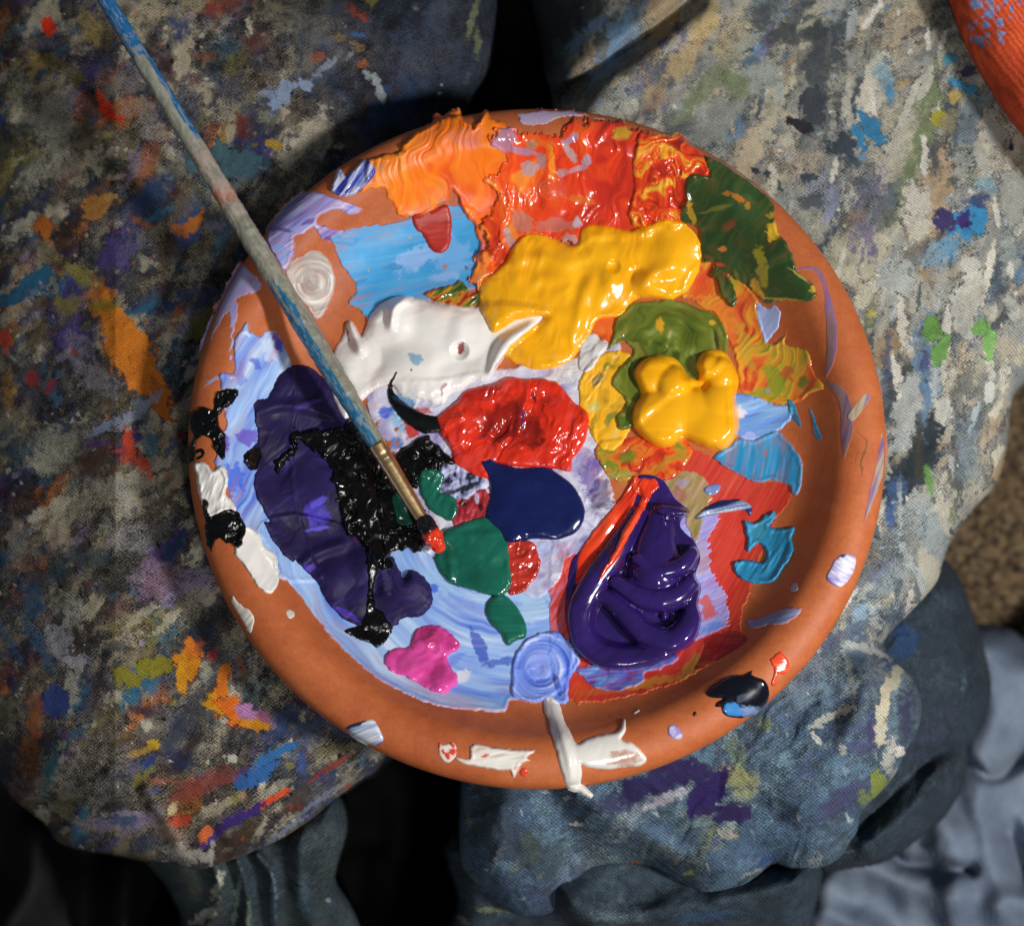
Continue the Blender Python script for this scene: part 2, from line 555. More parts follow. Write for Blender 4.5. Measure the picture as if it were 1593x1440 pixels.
L += H([
    (250, 15, 60, 28, 10, 'a8a088', .5), (430, 25, 45, 30, 0, '8d8b76', .5), (240, 20, 22, 14, 20, 'b3a48c', .6),
    (75, 42, 9, 14, 20, 'f03a1c', .9), (165, 165, 9, 26, 32, 'e63a1c', .95), (180, 183, 16, 5, 0, 'e63a1c', .9), (70, 100, 40, 16, 10, '8c7430', .6),
    (140, 45, 34, 20, -60, 'a08c46', .6), (120, 70, 20, 26, 0, 'a89c86', .55), (80, 180, 46, 40, 40, '9a9484', .6), (85, 215, 40, 30, 60, 'a29d8c', .6),
    (190, 130, 40, 26, 20, '867c70', .5), (225, 175, 42, 28, -30, '90867a', .55), (240, 205, 30, 20, -30, '9d9688', .6),

    (140, 255, 22, 20, -30, 'b2a68e', .75), (125, 282, 18, 8, 0, 'a69c88', .7), (180, 275, 18, 6, 10, 'c0a890', .7), (120, 262, 14, 30, 0, '8a8070', .6),
    (270, 262, 30, 30, 45, '98927e', .6), (260, 240, 18, 16, 45, 'b6b09a', .6), (330, 255, 46, 34, 0, '4c6d78', .85), (385, 265, 34, 30, 0, '42616e', .8), (350, 290, 30, 16, 0, '4a6570', .7),
    (378, 195, 16, 22, 20, '6b2a22', .75), (425, 225, 14, 6, -20, 'a88a34', .85), (345, 170, 30, 18, 30, 'b2ab96', .42), (410, 180, 14, 14, 0, 'a49e8a', .45),
    (440, 150, 14, 34, -35, '8fa0bd', .85), (420, 145, 20, 12, 20, '8c9cb8', .7), (476, 131, 13, 8, 0, '93a3c0', .85), (505, 105, 6, 36, -50, '8d94a2', .7), (545, 85, 5, 20, -40, '8f949c', .6),
    (590, 140, 7, 26, 20, '9aa2a8', .85), (574, 118, 14, 8, 0, '98a0a6', .8), (556, 20, 20, 8, -35, 'b04428', .6), (530, 58, 14, 8, -25, '8c7a44', .6), (555, 72, 12, 8, -20, '9c8450', .6),
    (495, 88, 18, 9, 20, 'a05a34', .65), (558, 54, 12, 4, -10, '3664a0', .8), (392, 66, 30, 26, 0, '64332a', .6), (320, 88, 28, 8, 0, '8e5636', .55), (335, 14, 20, 8, 0, 'a0443a', .5),
    (300, 125, 12, 12, 0, '7c3446', .5), (262, 110, 10, 40, 30, '4e2434', .6), (735, 30, 6, 36, -15, '7a805a', .7), (742, 70, 7, 26, 0, '7a805a', .75), (728, 120, 3, 20, -20, '5c666c', .6),
    (685, 146, 4, 4, 0, '8a9298', .7), (480, 240, 8, 20, -20, '9a9690', .45), (335, 352, 18, 10, 0, '8c8aa8', .75), (300, 350, 28, 9, 45, 'b0662c', .85), (275, 358, 14, 12, 0, 'a85e2c', .75),
    (150, 325, 22, 18, 30, 'c08544', .85), (175, 308, 18, 8, 0, 'c09650', .8), (70, 355, 16, 24, 10, 'c06a28', .85), (130, 355, 10, 12, 0, 'ac6a34', .7), (220, 345, 20, 8, -30, 'a0622e', .6),
    (70, 395, 26, 22, 60, 'a09070', .6), (50, 440, 44, 12, 35, '2b6486', .92), (20, 465, 30, 8, 15, '2b6486', .9), (125, 430, 34, 20, -30, '9a8c34', .7), (105, 480, 26, 26, 30, '8a8030', .65),
    (225, 410, 12, 16, 0, 'a8a48c', .7), (155, 470, 24, 40, 10, 'bc6c26', .75), (175, 500, 26, 40, 25, 'dc8426', .97), (200, 545, 34, 54, 30, 'd87e22', .97), (228, 590, 26, 46, 32, 'cf7622', .95),
    (250, 625, 14, 34, 20, 'b0611f', .85), (165, 475, 30, 10, 20, '98862e', .7), (120, 540, 30, 30, 0, '87829a', .55), (150, 590, 50, 26, -30, '8e8a92', .6), (115, 548, 8, 6, 0, 'a8343a', .7),
    (50, 590, 10, 16, 0, 'a83230', .7), (78, 600, 12, 14, 0, '8f2c2e', .7), (8, 530, 12, 22, 0, 'd0503a', .8), (12, 600, 12, 40, 0, 'b08030', .6), (60, 520, 24, 30, 60, '6e5c30', .55),
    (215, 640, 46, 10, 40, '9298b0', .75), (160, 665, 40, 8, 30, '8a90ac', .65), (150, 690, 26, 8, 0, '4c3566', .8), (85, 690, 44, 46, 0, 'aaa792', .62), (70, 715, 30, 26, 0, 'b4b09c', .6),
    (202, 690, 9, 30, 15, 'c94a30', .92), (225, 725, 9, 26, 25, 'd0533c', .92), (195, 715, 10, 12, -40, 'c04a34', .7), (190, 702, 20, 5, 0, 'b04430', .7), (232, 690, 20, 26, 0, '2f6a80', .7),
    (200, 765, 64, 36, 0, 'a9a491', .6), (120, 790, 56, 26, 30, '9d9784', .5), (265, 742, 14, 10, 20, '8b5a3c', .7), (95, 840, 22, 44, 25, 'a89a84', .72), (30, 850, 30, 46, 0, '9c8f7e', .55),
    (40, 880, 24, 20, 0, '7a4a34', .5), (210, 830, 60, 26, 20, '8a8890', .5), (230, 890, 36, 22, 20, '9a8492', .5), (130, 870, 60, 20, 0, '2c4650', .6), (70, 900, 50, 18, 30, '28505c', .55),
    (20, 690, 26, 30, 0, '3c5866', .5), (250, 905, 46, 22, 40, '8c6878', .55), (215, 960, 10, 40, -50, 'b0aa94', .7), (262, 965, 8, 44, -45, 'b8b29c', .72), (300, 940, 16, 26, 0, 'a8a28e', .55),
    (50, 930, 20, 40, 0, '2e5478', .7), (115, 950, 20, 36, 0, 'aaa69a', .62), (90, 1000, 24, 40, 20, '9a9aa2', .62), (110, 1070, 16, 60, -10, 'a6a498', .62), (85, 1090, 22, 26, 10, '2a3c74', .85),
    (20, 1060, 16, 20, 0, '222a4e', .7), (60, 1000, 12, 60, 30, '2f5a80', .6), (10, 990, 8, 60, 30, '3a6a90', .6), (240, 1035, 32, 14, 10, '8c852c', .92), (195, 1055, 26, 16, -20, '8a842e', .92),
    (290, 1035, 20, 26, 20, 'd98a18', .97), (300, 1010, 12, 18, 30, 'de7c22', .95), (285, 1050, 10, 26, 0, 'd99620', .95), (345, 1070, 10, 40, -10, 'd8761e', .95), (335, 1095, 14, 20, 30, 'd89a1e', .95),
    (365, 1105, 34, 18, -30, 'e0701c', .97), (395, 1125, 30, 9, -15, 'd08a20', .97), (385, 1108, 20, 12, -20, 'b07cae', .95), (410, 1115, 14, 8, -20, '9c5a80', .8), (330, 1020, 14, 10, 30, '982a30', .8),
    (322, 1040, 12, 20, 0, 'a0a294', .7), (310, 1005, 8, 16, 0, 'b05a34', .7), (375, 1035, 8, 22, 10, '8a4a2a', .6), (180, 1085, 12, 20, -50, 'b2ad98', .7), (232, 1125, 12, 12, 0, 'bdb8a6', .8),
    (220, 1105, 40, 12, -10, '3c2230', .7), (240, 1157, 12, 8, -20, 'c9a028', .9), (215, 1170, 26, 6, 20, 'a8843a', .7), (235, 1182, 14, 16, 0, '2c3a78', .8), (280, 1185, 30, 16, 0, '1e2444', .7),
    (55, 1120, 14, 50, 0, '8a4e28', .75), (45, 1180, 16, 40, 10, '84502c', .6), (80, 1195, 12, 46, -10, '2e6670', .8), (105, 1230, 26, 16, 0, 'a49f90', .6), (95, 1160, 9, 9, 0, '8f9a70', .6),
    (150, 1180, 60, 40, 30, 'a49e90', .38), (160, 1230, 60, 30, 20, '98938a', .38), (360, 1180, 10, 9, 0, 'b8b6a8', .9), (425, 1175, 40, 9, 30, '2f68a0', .9), (400, 1205, 42, 12, 30, '2c62a0', .92),
    (375, 1215, 14, 10, 0, '2c5a96', .9), (430, 1225, 40, 10, 30, '9c9a88', .6), (410, 1250, 44, 5, 28, 'dd4a24', .95), (440, 1232, 14, 5, 30, 'e05a28', .9), (320, 1215, 60, 16, 20, '7c3030', .7),
    (290, 1240, 40, 14, 20, '8a4434', .7), (255, 1215, 26, 10, 0, '9c5848', .6), (240, 1230, 16, 8, 20, '2c3c80', .7), (365, 1275, 60, 9, 30, '3d2a78', .9), (330, 1300, 30, 9, 40, '44307c', .85),
    (320, 1295, 9, 16, -30, 'cc6a3a', .9), (268, 1258, 9, 14, -40, 'c0b488', .8), (278, 1278, 18, 10, 0, 'b04830', .85), (190, 1275, 34, 9, 0, '2c5078', .7), (110, 1270, 60, 9, -30, '98907c', .6),
    (270, 1300, 40, 20, -40, '9c8478', .6), (290, 1330, 44, 14, -10, 'c0bbb0', .75), (330, 1330, 6, 22, -10, 'bcb8ae', .8), (445, 1290, 46, 5, 35, '7f92b8', .75), (500, 1240, 60, 6, 35, '8088a0', .7),
    (510, 1195, 56, 6, 32, '9a3a34', .75), (560, 1180, 40, 4, 30, '8a8a88', .6), (540, 1215, 50, 4, 38, '9c9a94', .6), (470, 1185, 9, 24, 0, '38508c', .7), (520, 1165, 40, 9, 10, '5c5c34', .6),
    (452, 1190, 10, 8, 20, '7e7c40', .7), (540, 1222, 6, 4, 0, 'b0443a', .8),
])
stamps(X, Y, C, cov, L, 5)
C = C * 0.84      # left leg darkened; the weaker light on this side goes into its colours
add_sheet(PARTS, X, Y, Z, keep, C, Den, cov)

# ---- left shin hanging below the knee
PSh = [(225, 1300), (420, 1270), (520, 1230), (540, 1300), (520, 1360), (550, 1420), (575, 1560), (250, 1560), (285, 1440), (262, 1380)]


def zsh(X, Y, d):
    z = -0.080 - 0.10 * sst(1290, 1520, Y)
    z = z + ridge(X, Y, [(330, 1340), (345, 1390), (330, 1430), (300, 1450)], 12, 0.014) + ridge(X, Y, [(370, 1340), (385, 1400), (380, 1480)], 10, 0.012)
    z = z + ridge(X, Y, [(400, 1330), (425, 1370), (430, 1480)], 9, 0.012) + ridge(X, Y, [(470, 1300), (470, 1380), (500, 1480)], 18, 0.012)
    return z + 0.008 * (fbm(X / 50, Y / 70, 91, 3) - .5)


X, Y, Z, d, keep = sheet(PSh, 2.5, zsh, 4, 2, 60, 0.04, 0.12)
Den = base_cols(X, Y, pal('2c363c', '272f34', '343f44'), 150, 60)
C = base_cols(X, Y, pal('48565c', '404c4a', '3c4a58'), 160, 45)
cov = 0.35 + 0.3 * (fbm(X / 30, Y / 30, 170, 3) - .5)
stamps(X, Y, C, cov, H([  # pale streaks along the folds are highlights painted into the colour
    (300, 1375, 34, 40, 0, '3e4a46', .6), (340, 1380, 8, 36, -10, 'a8a89c', .8), (318, 1425, 26, 9, 30, 'b4b2a6', .9), (340, 1365, 5, 16, 0, 'c8c6bc', .8),
    (368, 1400, 5, 50, -8, '84948c', .7), (388, 1430, 5, 40, 0, '7c9078', .6), (425, 1400, 6, 60, 0, '6c8498', .7), (470, 1400, 12, 60, 0, '50687c', .5), (512, 1400, 5, 5, 0, '8a9a9c', .7),
    (305, 1385, 14, 10, 0, '6a4a34', .4)]), 6)
add_sheet(PARTS, X, Y, Z, keep, C, Den, cov)

# ---- right thigh and knee
PR = [(848, -90), (1200, -95), (1720, -90), (1740, 300), (1690, 480), (1640, 560), (1593, 591), (1570, 622), (1563, 689), (1547, 747), (1503, 797), (1471, 848), (1456, 900),
      (1425, 940), (1392, 975), (1376, 1000), (1396, 1030), (1424, 1066), (1432, 1110), (1412, 1160), (1385, 1215), (1340, 1262), (1330, 1300), (1290, 1345), (1230, 1352),
      (1200, 1345), (1157, 1384), (1100, 1392), (1052, 1374), (1000, 1345), (940, 1348), (905, 1375), (860, 1420), (800, 1420), (745, 1380), (720, 1345), (716, 1290), (720, 1225),
      (740, 1100), (800, 700), (850, 300), (862, 170), (845, 90)]


def zr_(X, Y, d):
    z = -0.003 + 0 * X
    z = z - 0.045 * sst(1150, 1400, Y)
    z = z - 0.035 * sst(150, -60, Y - 0.0 * X) * sst(1060, 880, X)
    z = z + 0.009 * (fbm(X / 230, Y / 230, 321, 3) - .5)
    z = z - ridge(X, Y, [(850, 175), (930, 110), (1010, 55), (1080, 0)], 16, 0.012) + ridge(X, Y, [(900, 190), (980, 110), (1090, 20)], 24, 0.003)
    z = z - ridge(X, Y, [(1320, 1010), (1370, 1000), (1400, 990)], 30, 0.012)
    z = z + ridge(X, Y, [(1180, 1060), (1290, 1000), (1330, 1010), (1350, 1080), (1320, 1150)], 24, 0.006)
    z = z - ridge(X, Y, [(1230, 1130), (1280, 1070), (1300, 1110)], 16, 0.003)
    z = z + ridge(X, Y, [(900, 1240), (1000, 1300), (1080, 1345), (1160, 1350)], 22, 0.010)
    z = z - ridge(X, Y, [(940, 1372), (985, 1368), (1020, 1364)], 13, 0.040)
    z = z - ridge(X, Y, [(850, 1230), (890, 1290), (905, 1350)], 30, 0.010) + ridge(X, Y, [(790, 1230), (770, 1300), (780, 1370)], 26, 0.008)
    z = z - ridge(X, Y, [(1190, 1260), (1240, 1290), (1300, 1290)], 20, 0.006) + ridge(X, Y, [(1200, 1310), (1260, 1250), (1340, 1220)], 16, 0.004)
    cr = 1 - np.abs(fbm((X + Y * .6) / 46 + 2 * fbm(X / 80, Y / 80, 345, 2), (Y - X * .6) / 110, 341, 3) - .5) * 6
    z = z + 0.0016 * np.clip(cr, 0, 1) * sst(930, 1200, Y)
    return under_saucer(X, Y, z + 0.0012 * (fbm(X / 22, Y / 22, 340, 3) - .5))


X, Y, Z, d, keep = sheet(PR, GJ, zr_, 3, 3, 100, 0.050, 0.14)
Den = base_cols(X, Y, pal('39434c', '34404a', '414a4e', '2f3a48'), 250, 60)
low = sst(820, 1180, Y)[..., None]
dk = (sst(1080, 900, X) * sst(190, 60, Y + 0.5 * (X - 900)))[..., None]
C = base_cols(X, Y, pal('aca796', '979890', '80868a', 'b0a48e', '949a98'), 260, 50)
C2 = base_cols(X, Y, pal('56708a', '48607a', '64808c', '465676'), 270, 50)
C = C * (1 - low) + C2 * low
C = C * (1 - dk) + hx('2a2f34') * dk  # shaded fold beside the gap, its shade painted into the colour
cov = (0.62 + 0.6 * (fbm(X / 45, Y / 45, 280, 3) - .5)) * (1 - 0.25 * low[..., 0])
rs = np.random.RandomState(23)
Pc = pal('a8a490', 'c0bcac', '8c908c', '485058', '343d46', '666e72', '6484a2', '9c8a70', 'b4a68e', '748060', '66608c')
L = rand_stamps(rs, 520, (860, -60, 1640, 1000), Pc, [14, 12, 12, 9, 7, 9, 4, 8, 9, 2.5, 1.2], (10, 60), 66, (0.5, 0.9), (1.8, 5.5), .3)
L += rand_stamps(rs, 360, (860, -60, 1640, 1000), Pc, [14, 10, 12, 12, 9, 10, 4, 8, 8, 2, 3], (2.5, 11), 62, (0.4, 0.85), (1.2, 4), .5)
L += rand_stamps(rs, 80, (1150, 20, 1600, 1000), pal('c8c5b8', 'b6b4a8', 'd0cdc2', 'a4aeb2', '58646e'), [10, 8, 6, 5, 4], (8, 20), 82, (.7, .95), (4, 9), .22)
L += rand_stamps(rs, 400, (860, -60, 1640, 1000), pal('c4c0b2', 'b4b0a2', '343c44', '4a545c', '8aa0b4', '8c7e70', 'd0cdc2'), [8, 7, 8, 6, 3, 3, 4], (1.3, 4.5), 45, (0.7, 1), (1, 2.8), .8)
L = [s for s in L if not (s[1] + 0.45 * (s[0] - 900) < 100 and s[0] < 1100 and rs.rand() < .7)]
L2c = pal('607c92', '4a6484', '7890a0', 'a0aeb2', '38486a', '45406a', '74805c')
L += rand_stamps(rs, 260, (720, 900, 1420, 1400), L2c, [12, 10, 8, 5, 6, 4, 3], (8, 34), 60, (0.3, 0.6), (1.5, 4), .5)
L += rand_stamps(rs, 300, (720, 900, 1420, 1400), L2c, [12, 10, 8, 8, 6, 4, 3], (2, 7), 60, (0.35, 0.7), (1.2, 3), .7)
L += H([
    (1095, 40, 20, 50, -30, 'b09a68', .7), (1065, 95, 22, 44, -35, 'ad9770', .7), (1020, 150, 26, 30, -30, 'a48c68', .6), (1130, 60, 16, 40, -30, 'a49878', .6),
    (990, 100, 40, 30, 0, '77706a', .5), (870, 80, 12, 20, 0, '45565e', .6), (980, 170, 12, 14, 0, 'b0aea6', .7), (930, 140, 30, 20, 30, '70725c', .55),
    (1230, 55, 55, 26, 15, '3f4549', .75), (1290, 60, 40, 50, -20, '3f454a', .8), (1180, 30, 20, 26, 0, '454b50', .7), (1270, 110, 26, 40, 0, '454a4e', .78), (1265, 165, 20, 30, 0, '3e444a', .85),
    (1245, 195, 26, 10, -20, '2c2a32', .9), (1325, 38, 8, 30, -12, 'a0a4a4', .85), (1255, 38, 20, 5, 30, 'a2a08c', .7), (1150, 130, 30, 20, 20, '6c7a58', .7), (1190, 120, 36, 30, 0, '8f9894', .7),
    (1165, 95, 20, 8, 20, '3d5a70', .7), (1355, 200, 14, 34, 35, '3a7ca6', .9), (1338, 215, 9, 26, 20, '3c80aa', .9), (1310, 225, 22, 22, 0, '3a434e', .85), (1325, 250, 26, 12, -30, '3a4a5a', .8),
    (1375, 120, 14, 36, 10, '7fa0b0', .7), (1385, 145, 9, 20, 0, '4a88ac', .75), (1405, 130, 14, 6, 20, 'b08c58', .8), (1480, 92, 14, 10, 0, '4c92aa', .85), (1505, 112, 18, 9, 0, '453c58', .85),
    (1490, 130, 18, 6, -25, '4088aa', .9), (1510, 142, 12, 8, 0, '4a90b2', .85), (1488, 150, 14, 14, 0, 'b09a58', .75), (1460, 182, 10, 16, 0, '9a9430', .9), (1475, 195, 20, 20, 0, '8a8464', .6),
    (1440, 130, 8, 34, -20, 'b4b4a6', .85), (1460, 165, 4, 12, -20, 'b8b8ac', .8), (1438, 245, 5, 36, 0, 'c8c6ba', .95), (1425, 325, 22, 40, 5, 'c0bdb0', .95), (1430, 360, 20, 26, 0, 'b8b6a8', .8),
    (1545, 200, 16, 34, 10, 'aeb0a6', .85), (1525, 240, 14, 26, 20, 'a6a89e', .8), (1580, 310, 22, 50, 0, 'a2a49c', .85), (1570, 400, 16, 46, 0, '98a09c', .75), (1550, 330, 4, 26, 8, 'd0cfc4', .9),
    (1500, 350, 26, 26, -40, '3e8cbe', .92), (1520, 335, 14, 30, 10, '3f90c2', .9), (1470, 345, 18, 16, 0, '3c3664', .9), (1500, 340, 14, 12, 0, '3a2f6c', .9), (1475, 385, 36, 20, 40, '5c96bc', .75),
    (1455, 400, 30, 20, 40, '84a4b8', .6), (1540, 290, 22, 20, 0, '7ea0ae', .75), (1520, 310, 20, 14, 0, '3c4870', .8), (1370, 330, 30, 30, 0, '666c6c', .6), (1350, 290, 20, 40, 0, '58606a', .5),
    (1280, 300, 30, 30, 0, '8a8fa8', .45), (1250, 250, 40, 26, 20, 'ac9c88', .5), (1330, 340, 30, 14, 30, '7c6450', .45), (1175, 265, 6, 5, 0, '37414a', .9), (1192, 268, 6, 6, 0, '37414a', .9),
    (1255, 275, 14, 9, 0, '3c4852', .85), (1265, 315, 24, 14, 0, '3f4a52', .7), (1290, 330, 22, 8, 60, '8890b0', .7),
    (1398, 435, 28, 30, 0, 'aab0ac', .92), (1515, 425, 16, 30, 10, 'c6c5ba', .95), (1500, 490, 18, 46, 15, 'b9bab0', .93), (1505, 460, 20, 30, 0, 'c0c0b4', .93),
    (1340, 460, 12, 20, 0, 'bcb8a0', .7), (1355, 490, 12, 9, 0, 'b8ae5a', .7), (1450, 510, 14, 20, 0, '6fa054', .9), (1465, 545, 14, 26, -15, '70a058', .9), (1538, 530, 12, 30, 0, '78a860', .88),
    (1525, 510, 12, 14, 0, '74a45a', .85), (1575, 480, 12, 26, 20, 'aeb0a8', .8), (1572, 420, 5, 12, 0, 'd0cfc6', .85), (1540, 610, 9, 18, 0, 'c4c6be', .93), (1465, 640, 14, 26, 0, 'b9bbb2', .9),
    (1410, 640, 20, 60, -10, 'a9aeac', .85), (1400, 680, 16, 30, 0, '9da4a4', .8), (1380, 560, 8, 60, -5, '40506e', .6), (1430, 700, 9, 60, 0, '3e3e34', .75), (1446, 750, 8, 30, 10, '5f8848', .8),
    (1440, 560, 10, 20, 0, '4a4a7c', .6), (1395, 760, 16, 26, 0, '3f5a80', .8), (1385, 800, 10, 24, 0, '3a5a8c', .8), (1400, 790, 5, 50, 0, 'a4aeb0', .7), (1340, 640, 6, 60, 0, '4a6684', .5),
    (1480, 720, 5, 20, 10, 'a0a6a6', .7), (1505, 700, 20, 60, 10, '7c8a92', .55), (1450, 830, 26, 60, 30, '84949c', .6), (1420, 880, 8, 60, 30, 'a2adb0', .6), (1345, 920, 26, 10, 40, 'a6abA0', .7),
    (1380, 900, 40, 20, 60, '7b8b92', .6), (1340, 955, 14, 18, 0, '88a0b4', .85), (1360, 970, 20, 14, 0, 'a6aca8', .7), (1320, 935, 5, 26, -30, 'c8c9c0', .8), (1310, 990, 60, 12, 35, '3f4a68', .6),
    (1400, 1010, 22, 26, 0, '1f3c68', .85), (1395, 1035, 26, 12, 0, '24406a', .7), (1350, 1010, 40, 8, -20, 'aab0a8', .7), (1320, 1040, 8, 40, 10, '8f9790', .7), (1405, 1040, 20, 5, -10, 'b4b8b4', .7),
    (1390, 1060, 9, 30, -30, 'bfb9a0', .95), (1375, 1090, 9, 40, -12, 'c0b9a2', .95), (1370, 1135, 10, 26, 0, 'b9b3a0', .85), (1385, 1175, 12, 36, -10, 'bcb8ac', .62), (1400, 1170, 10, 8, -40, 'cfcdc6', .9), (1395, 1210, 14, 20, 0, 'a0a09a', .55),
    (1355, 1140, 8, 40, 0, '3a2f5c', .7), (1340, 1160, 26, 12, 0, '3f3562', .6), (1410, 1120, 14, 50, 0, '33304e', .7), (1285, 1118, 30, 7, 28, 'a2a69e', .95), (1310, 1105, 26, 6, 20, '9ca098', .85),
    (1270, 1150, 5, 14, 30, 'b4b6ae', .8), (1310, 1165, 6, 12, 20, 'a8aaa6', .7), (1145, 1210, 22, 26, 0, '8a8a50', .7), (1165, 1225, 20, 26, 0, '8c8a5a', .6), (1365, 1220, 14, 26, 0, '7f8c48', .85), (1345, 1240, 10, 14, 0, '7c8850', .7),
    (1190, 1125, 16, 12, 0, '6f7c50', .6), (1125, 1200, 14, 14, 0, 'a89878', .6), (1060, 1200, 50, 22, -15, '2c2250', .92), (1100, 1235, 22, 50, -35, '2e2058', .92), (1000, 1225, 50, 22, 10, '2a2450', .85),
    (950, 1250, 36, 16, 10, '2c2c4c', .8), (1130, 1265, 40, 14, 0, '2c2350', .85), (1040, 1240, 40, 9, 25, '9c98a4', .8), (1020, 1250, 30, 6, 20, 'a29ca8', .8), (1060, 1228, 5, 4, 0, 'b0aeb2', .7),
    (898, 1282, 12, 4, -10, 'b0b0ac', .95), (880, 1240, 9, 4, -10, 'a8a8a8', .8), (850, 1232, 10, 3, 0, 'b0b0b0', .7), (1130, 1295, 20, 10, -15, '9a9890', .85), (1080, 1280, 40, 8, 20, '6f8082', .6),
    (1000, 1320, 40, 20, 0, '5a6c70', .4), (988, 1344, 11, 5, 0, 'a5603c', .95), (1070, 1358, 10, 4, 20, 'a09f68', .8), (1040, 1330, 30, 14, -30, '9a9c98', .35), (920, 1320, 20, 50, 30, '788488', .3),
    (1180, 1350, 30, 4, 30, 'a8aca8', .7), (1195, 1335, 30, 8, 30, '2c4c80', .7), (735, 1370, 20, 6, -50, '6f6c58', .7), (758, 1352, 3, 3, 0, 'a8aaa8', .9), (845, 1358, 12, 4, 20, '84867c', .6), (812, 1265, 2, 10, 20, '9aa0a0', .6),
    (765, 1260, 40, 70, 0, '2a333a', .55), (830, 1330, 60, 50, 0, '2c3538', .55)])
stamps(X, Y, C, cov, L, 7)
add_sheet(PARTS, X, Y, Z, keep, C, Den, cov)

# ---- right calf side, darker denim behind the knee
PD = [(1380, 930), (1440, 870), (1475, 880), (1500, 930), (1520, 985), (1536, 1050), (1532, 1108), (1503, 1160), (1500, 1210), (1470, 1265), (1431, 1300), (1381, 1335), (1330, 1345), (1270, 1345), (1240, 1280), (1280, 1150), (1330, 1000)]


def zd(X, Y, d):
    z = -0.075 + 0 * X - 0.035 * sst(1350, 1530, X)
    z = z - ridge(X, Y, [(1340, 1290), (1400, 1220), (1460, 1170), (1510, 1165)], 12, 0.008) + ridge(X, Y, [(1350, 1320), (1420, 1260), (1480, 1190)], 18, 0.012)
    z = z + ridge(X, Y, [(1470, 920), (1500, 1010), (1505, 1100)], 20, 0.006)
    cr = 1 - np.abs(fbm((X + Y * .4) / 36 + 2 * fbm(X / 60, Y / 60, 445, 2), (Y - X * .4) / 90, 441, 3) - .5) * 6
    return z + 0.010 * (fbm(X / 90, Y / 90, 421, 3) - .5) + 0.0015 * np.clip(cr, 0, 1)


X, Y, Z, d, keep = sheet(PD, 2.2, zd, 3, 4, 55, 0.045, 0.14)
Den = base_cols(X, Y, pal('242f3a', '212a34', '29343f'), 350, 60)
C = base_cols(X, Y, pal('34424e', '2e3a46', '3c4a56'), 360, 50)
cov = 0.35 + 0.3 * (fbm(X / 30, Y / 30, 370, 3) - .5)
stamps(X, Y, C, cov, H([(1400, 1000, 26, 40, 0, '1c3a64', .7), (1430, 1150, 30, 40, 0, '3a3456', .4), (1470, 1120, 20, 20, 0, '4c4468', .35), (1290, 1330, 50, 5, 10, '7c8890', .5), (1500, 1060, 5, 20, 0, '6c8094', .4)]), 8)
add_sheet(PARTS, X, Y, Z, keep, C, Den, cov)

# ---- right shin below the knee
PS2 = [(705, 1300), (900, 1300), (1200, 1330), (1270, 1340), (1262, 1420), (1230, 1560), (640, 1560), (690, 1460), (715, 1400)]


def zs2(X, Y, d):
    z = -0.085 - 0.09 * sst(1370, 1560, Y)
    z = z + ridge(X, Y, [(900, 1400), (960, 1430), (1050, 1420), (1150, 1400), (1240, 1370)], 26, 0.020) + ridge(X, Y, [(860, 1350), (880, 1400), (930, 1450)], 20, 0.016)
    return z + 0.012 * (fbm(X / 80, Y / 50, 521, 3) - .5)


X, Y, Z, d, keep = sheet(PS2, 2.5, zs2, 3, 5, 50, 0.04, 0.12)
Den = base_cols(X, Y, pal('27323c', '242e37', '2d3a45'), 450, 60)
C = base_cols(X, Y, pal('3a4a58', '34424e', '44545f'), 460, 50)
cov = 0.38 + 0.3 * (fbm(X / 30, Y / 30, 470, 3) - .5)
stamps(X, Y, C, cov, H([(770, 1415, 36, 5, 0, '7a8058', .6), (830, 1400, 30, 6, 10, '6a7048', .5), (720, 1430, 14, 5, -40, '8a8478', .7), (1100, 1425, 60, 10, 10, '3c5a80', .6), (960, 1420, 60, 20, 0, '6a7c84', .4)]), 9)
add_sheet(PARTS, X, Y, Z, keep, C, Den, cov)
tag(join_sheets(PARTS, 'jeans', M_DENIM, person), 'blue jeans crusted all over with dried paint of many colours')

# ---- orange shirt, top right
PO = [(1462, -60), (1475, 0), (1500, 70), (1528, 120), (1560, 170), (1600, 222), (1680, 330), (1760, 330), (1760, -100), (1480, -110)]


def zo(X, Y, d):
    return 0.030 + 0.010 * (fbm(X / 120, Y / 120, 61, 2) - .5) + 0.0 * X


OS = []
X, Y, Z, d, keep = sheet(PO, 2.2, zo, 2, 6, 90, 0.035, 0.02)
C = base_cols(X, Y, pal('d0502c', 'c84c2a', 'd6562e'), 62, 50); Den = C * 0.85
cov = 0.5 + 0 * X
L = rand_stamps(rs, 40, (1510, 0, 1560, 70), pal('6f88b8', '7b90bc'), [1, 1], (2, 6), 70, (.8, 1), (1, 2), .5)
L += rand_stamps(rs, 14, (1560, -20, 1593, 40), pal('7080a8', '54508c'), [1, 1], (2, 5), 70, (.7, 1), (1, 2), .5)
stamps(X, Y, C, cov, L, 10)
add_sheet(OS, X, Y, Z, keep, C, Den, cov)
tag(join_sheets(OS, 'shirt', M_PLAIN, person), 'orange cotton shirt hem with light blue paint flecks')

# ---- pale blue cloth on the floor
PB = [(1480, 985), (1530, 975), (1570, 985), (1620, 1000), (1800, 1000), (1800, 1600), (1180, 1600), (1200, 1480), (1260, 1360), (1330, 1300), (1420, 1200), (1470, 1100)]


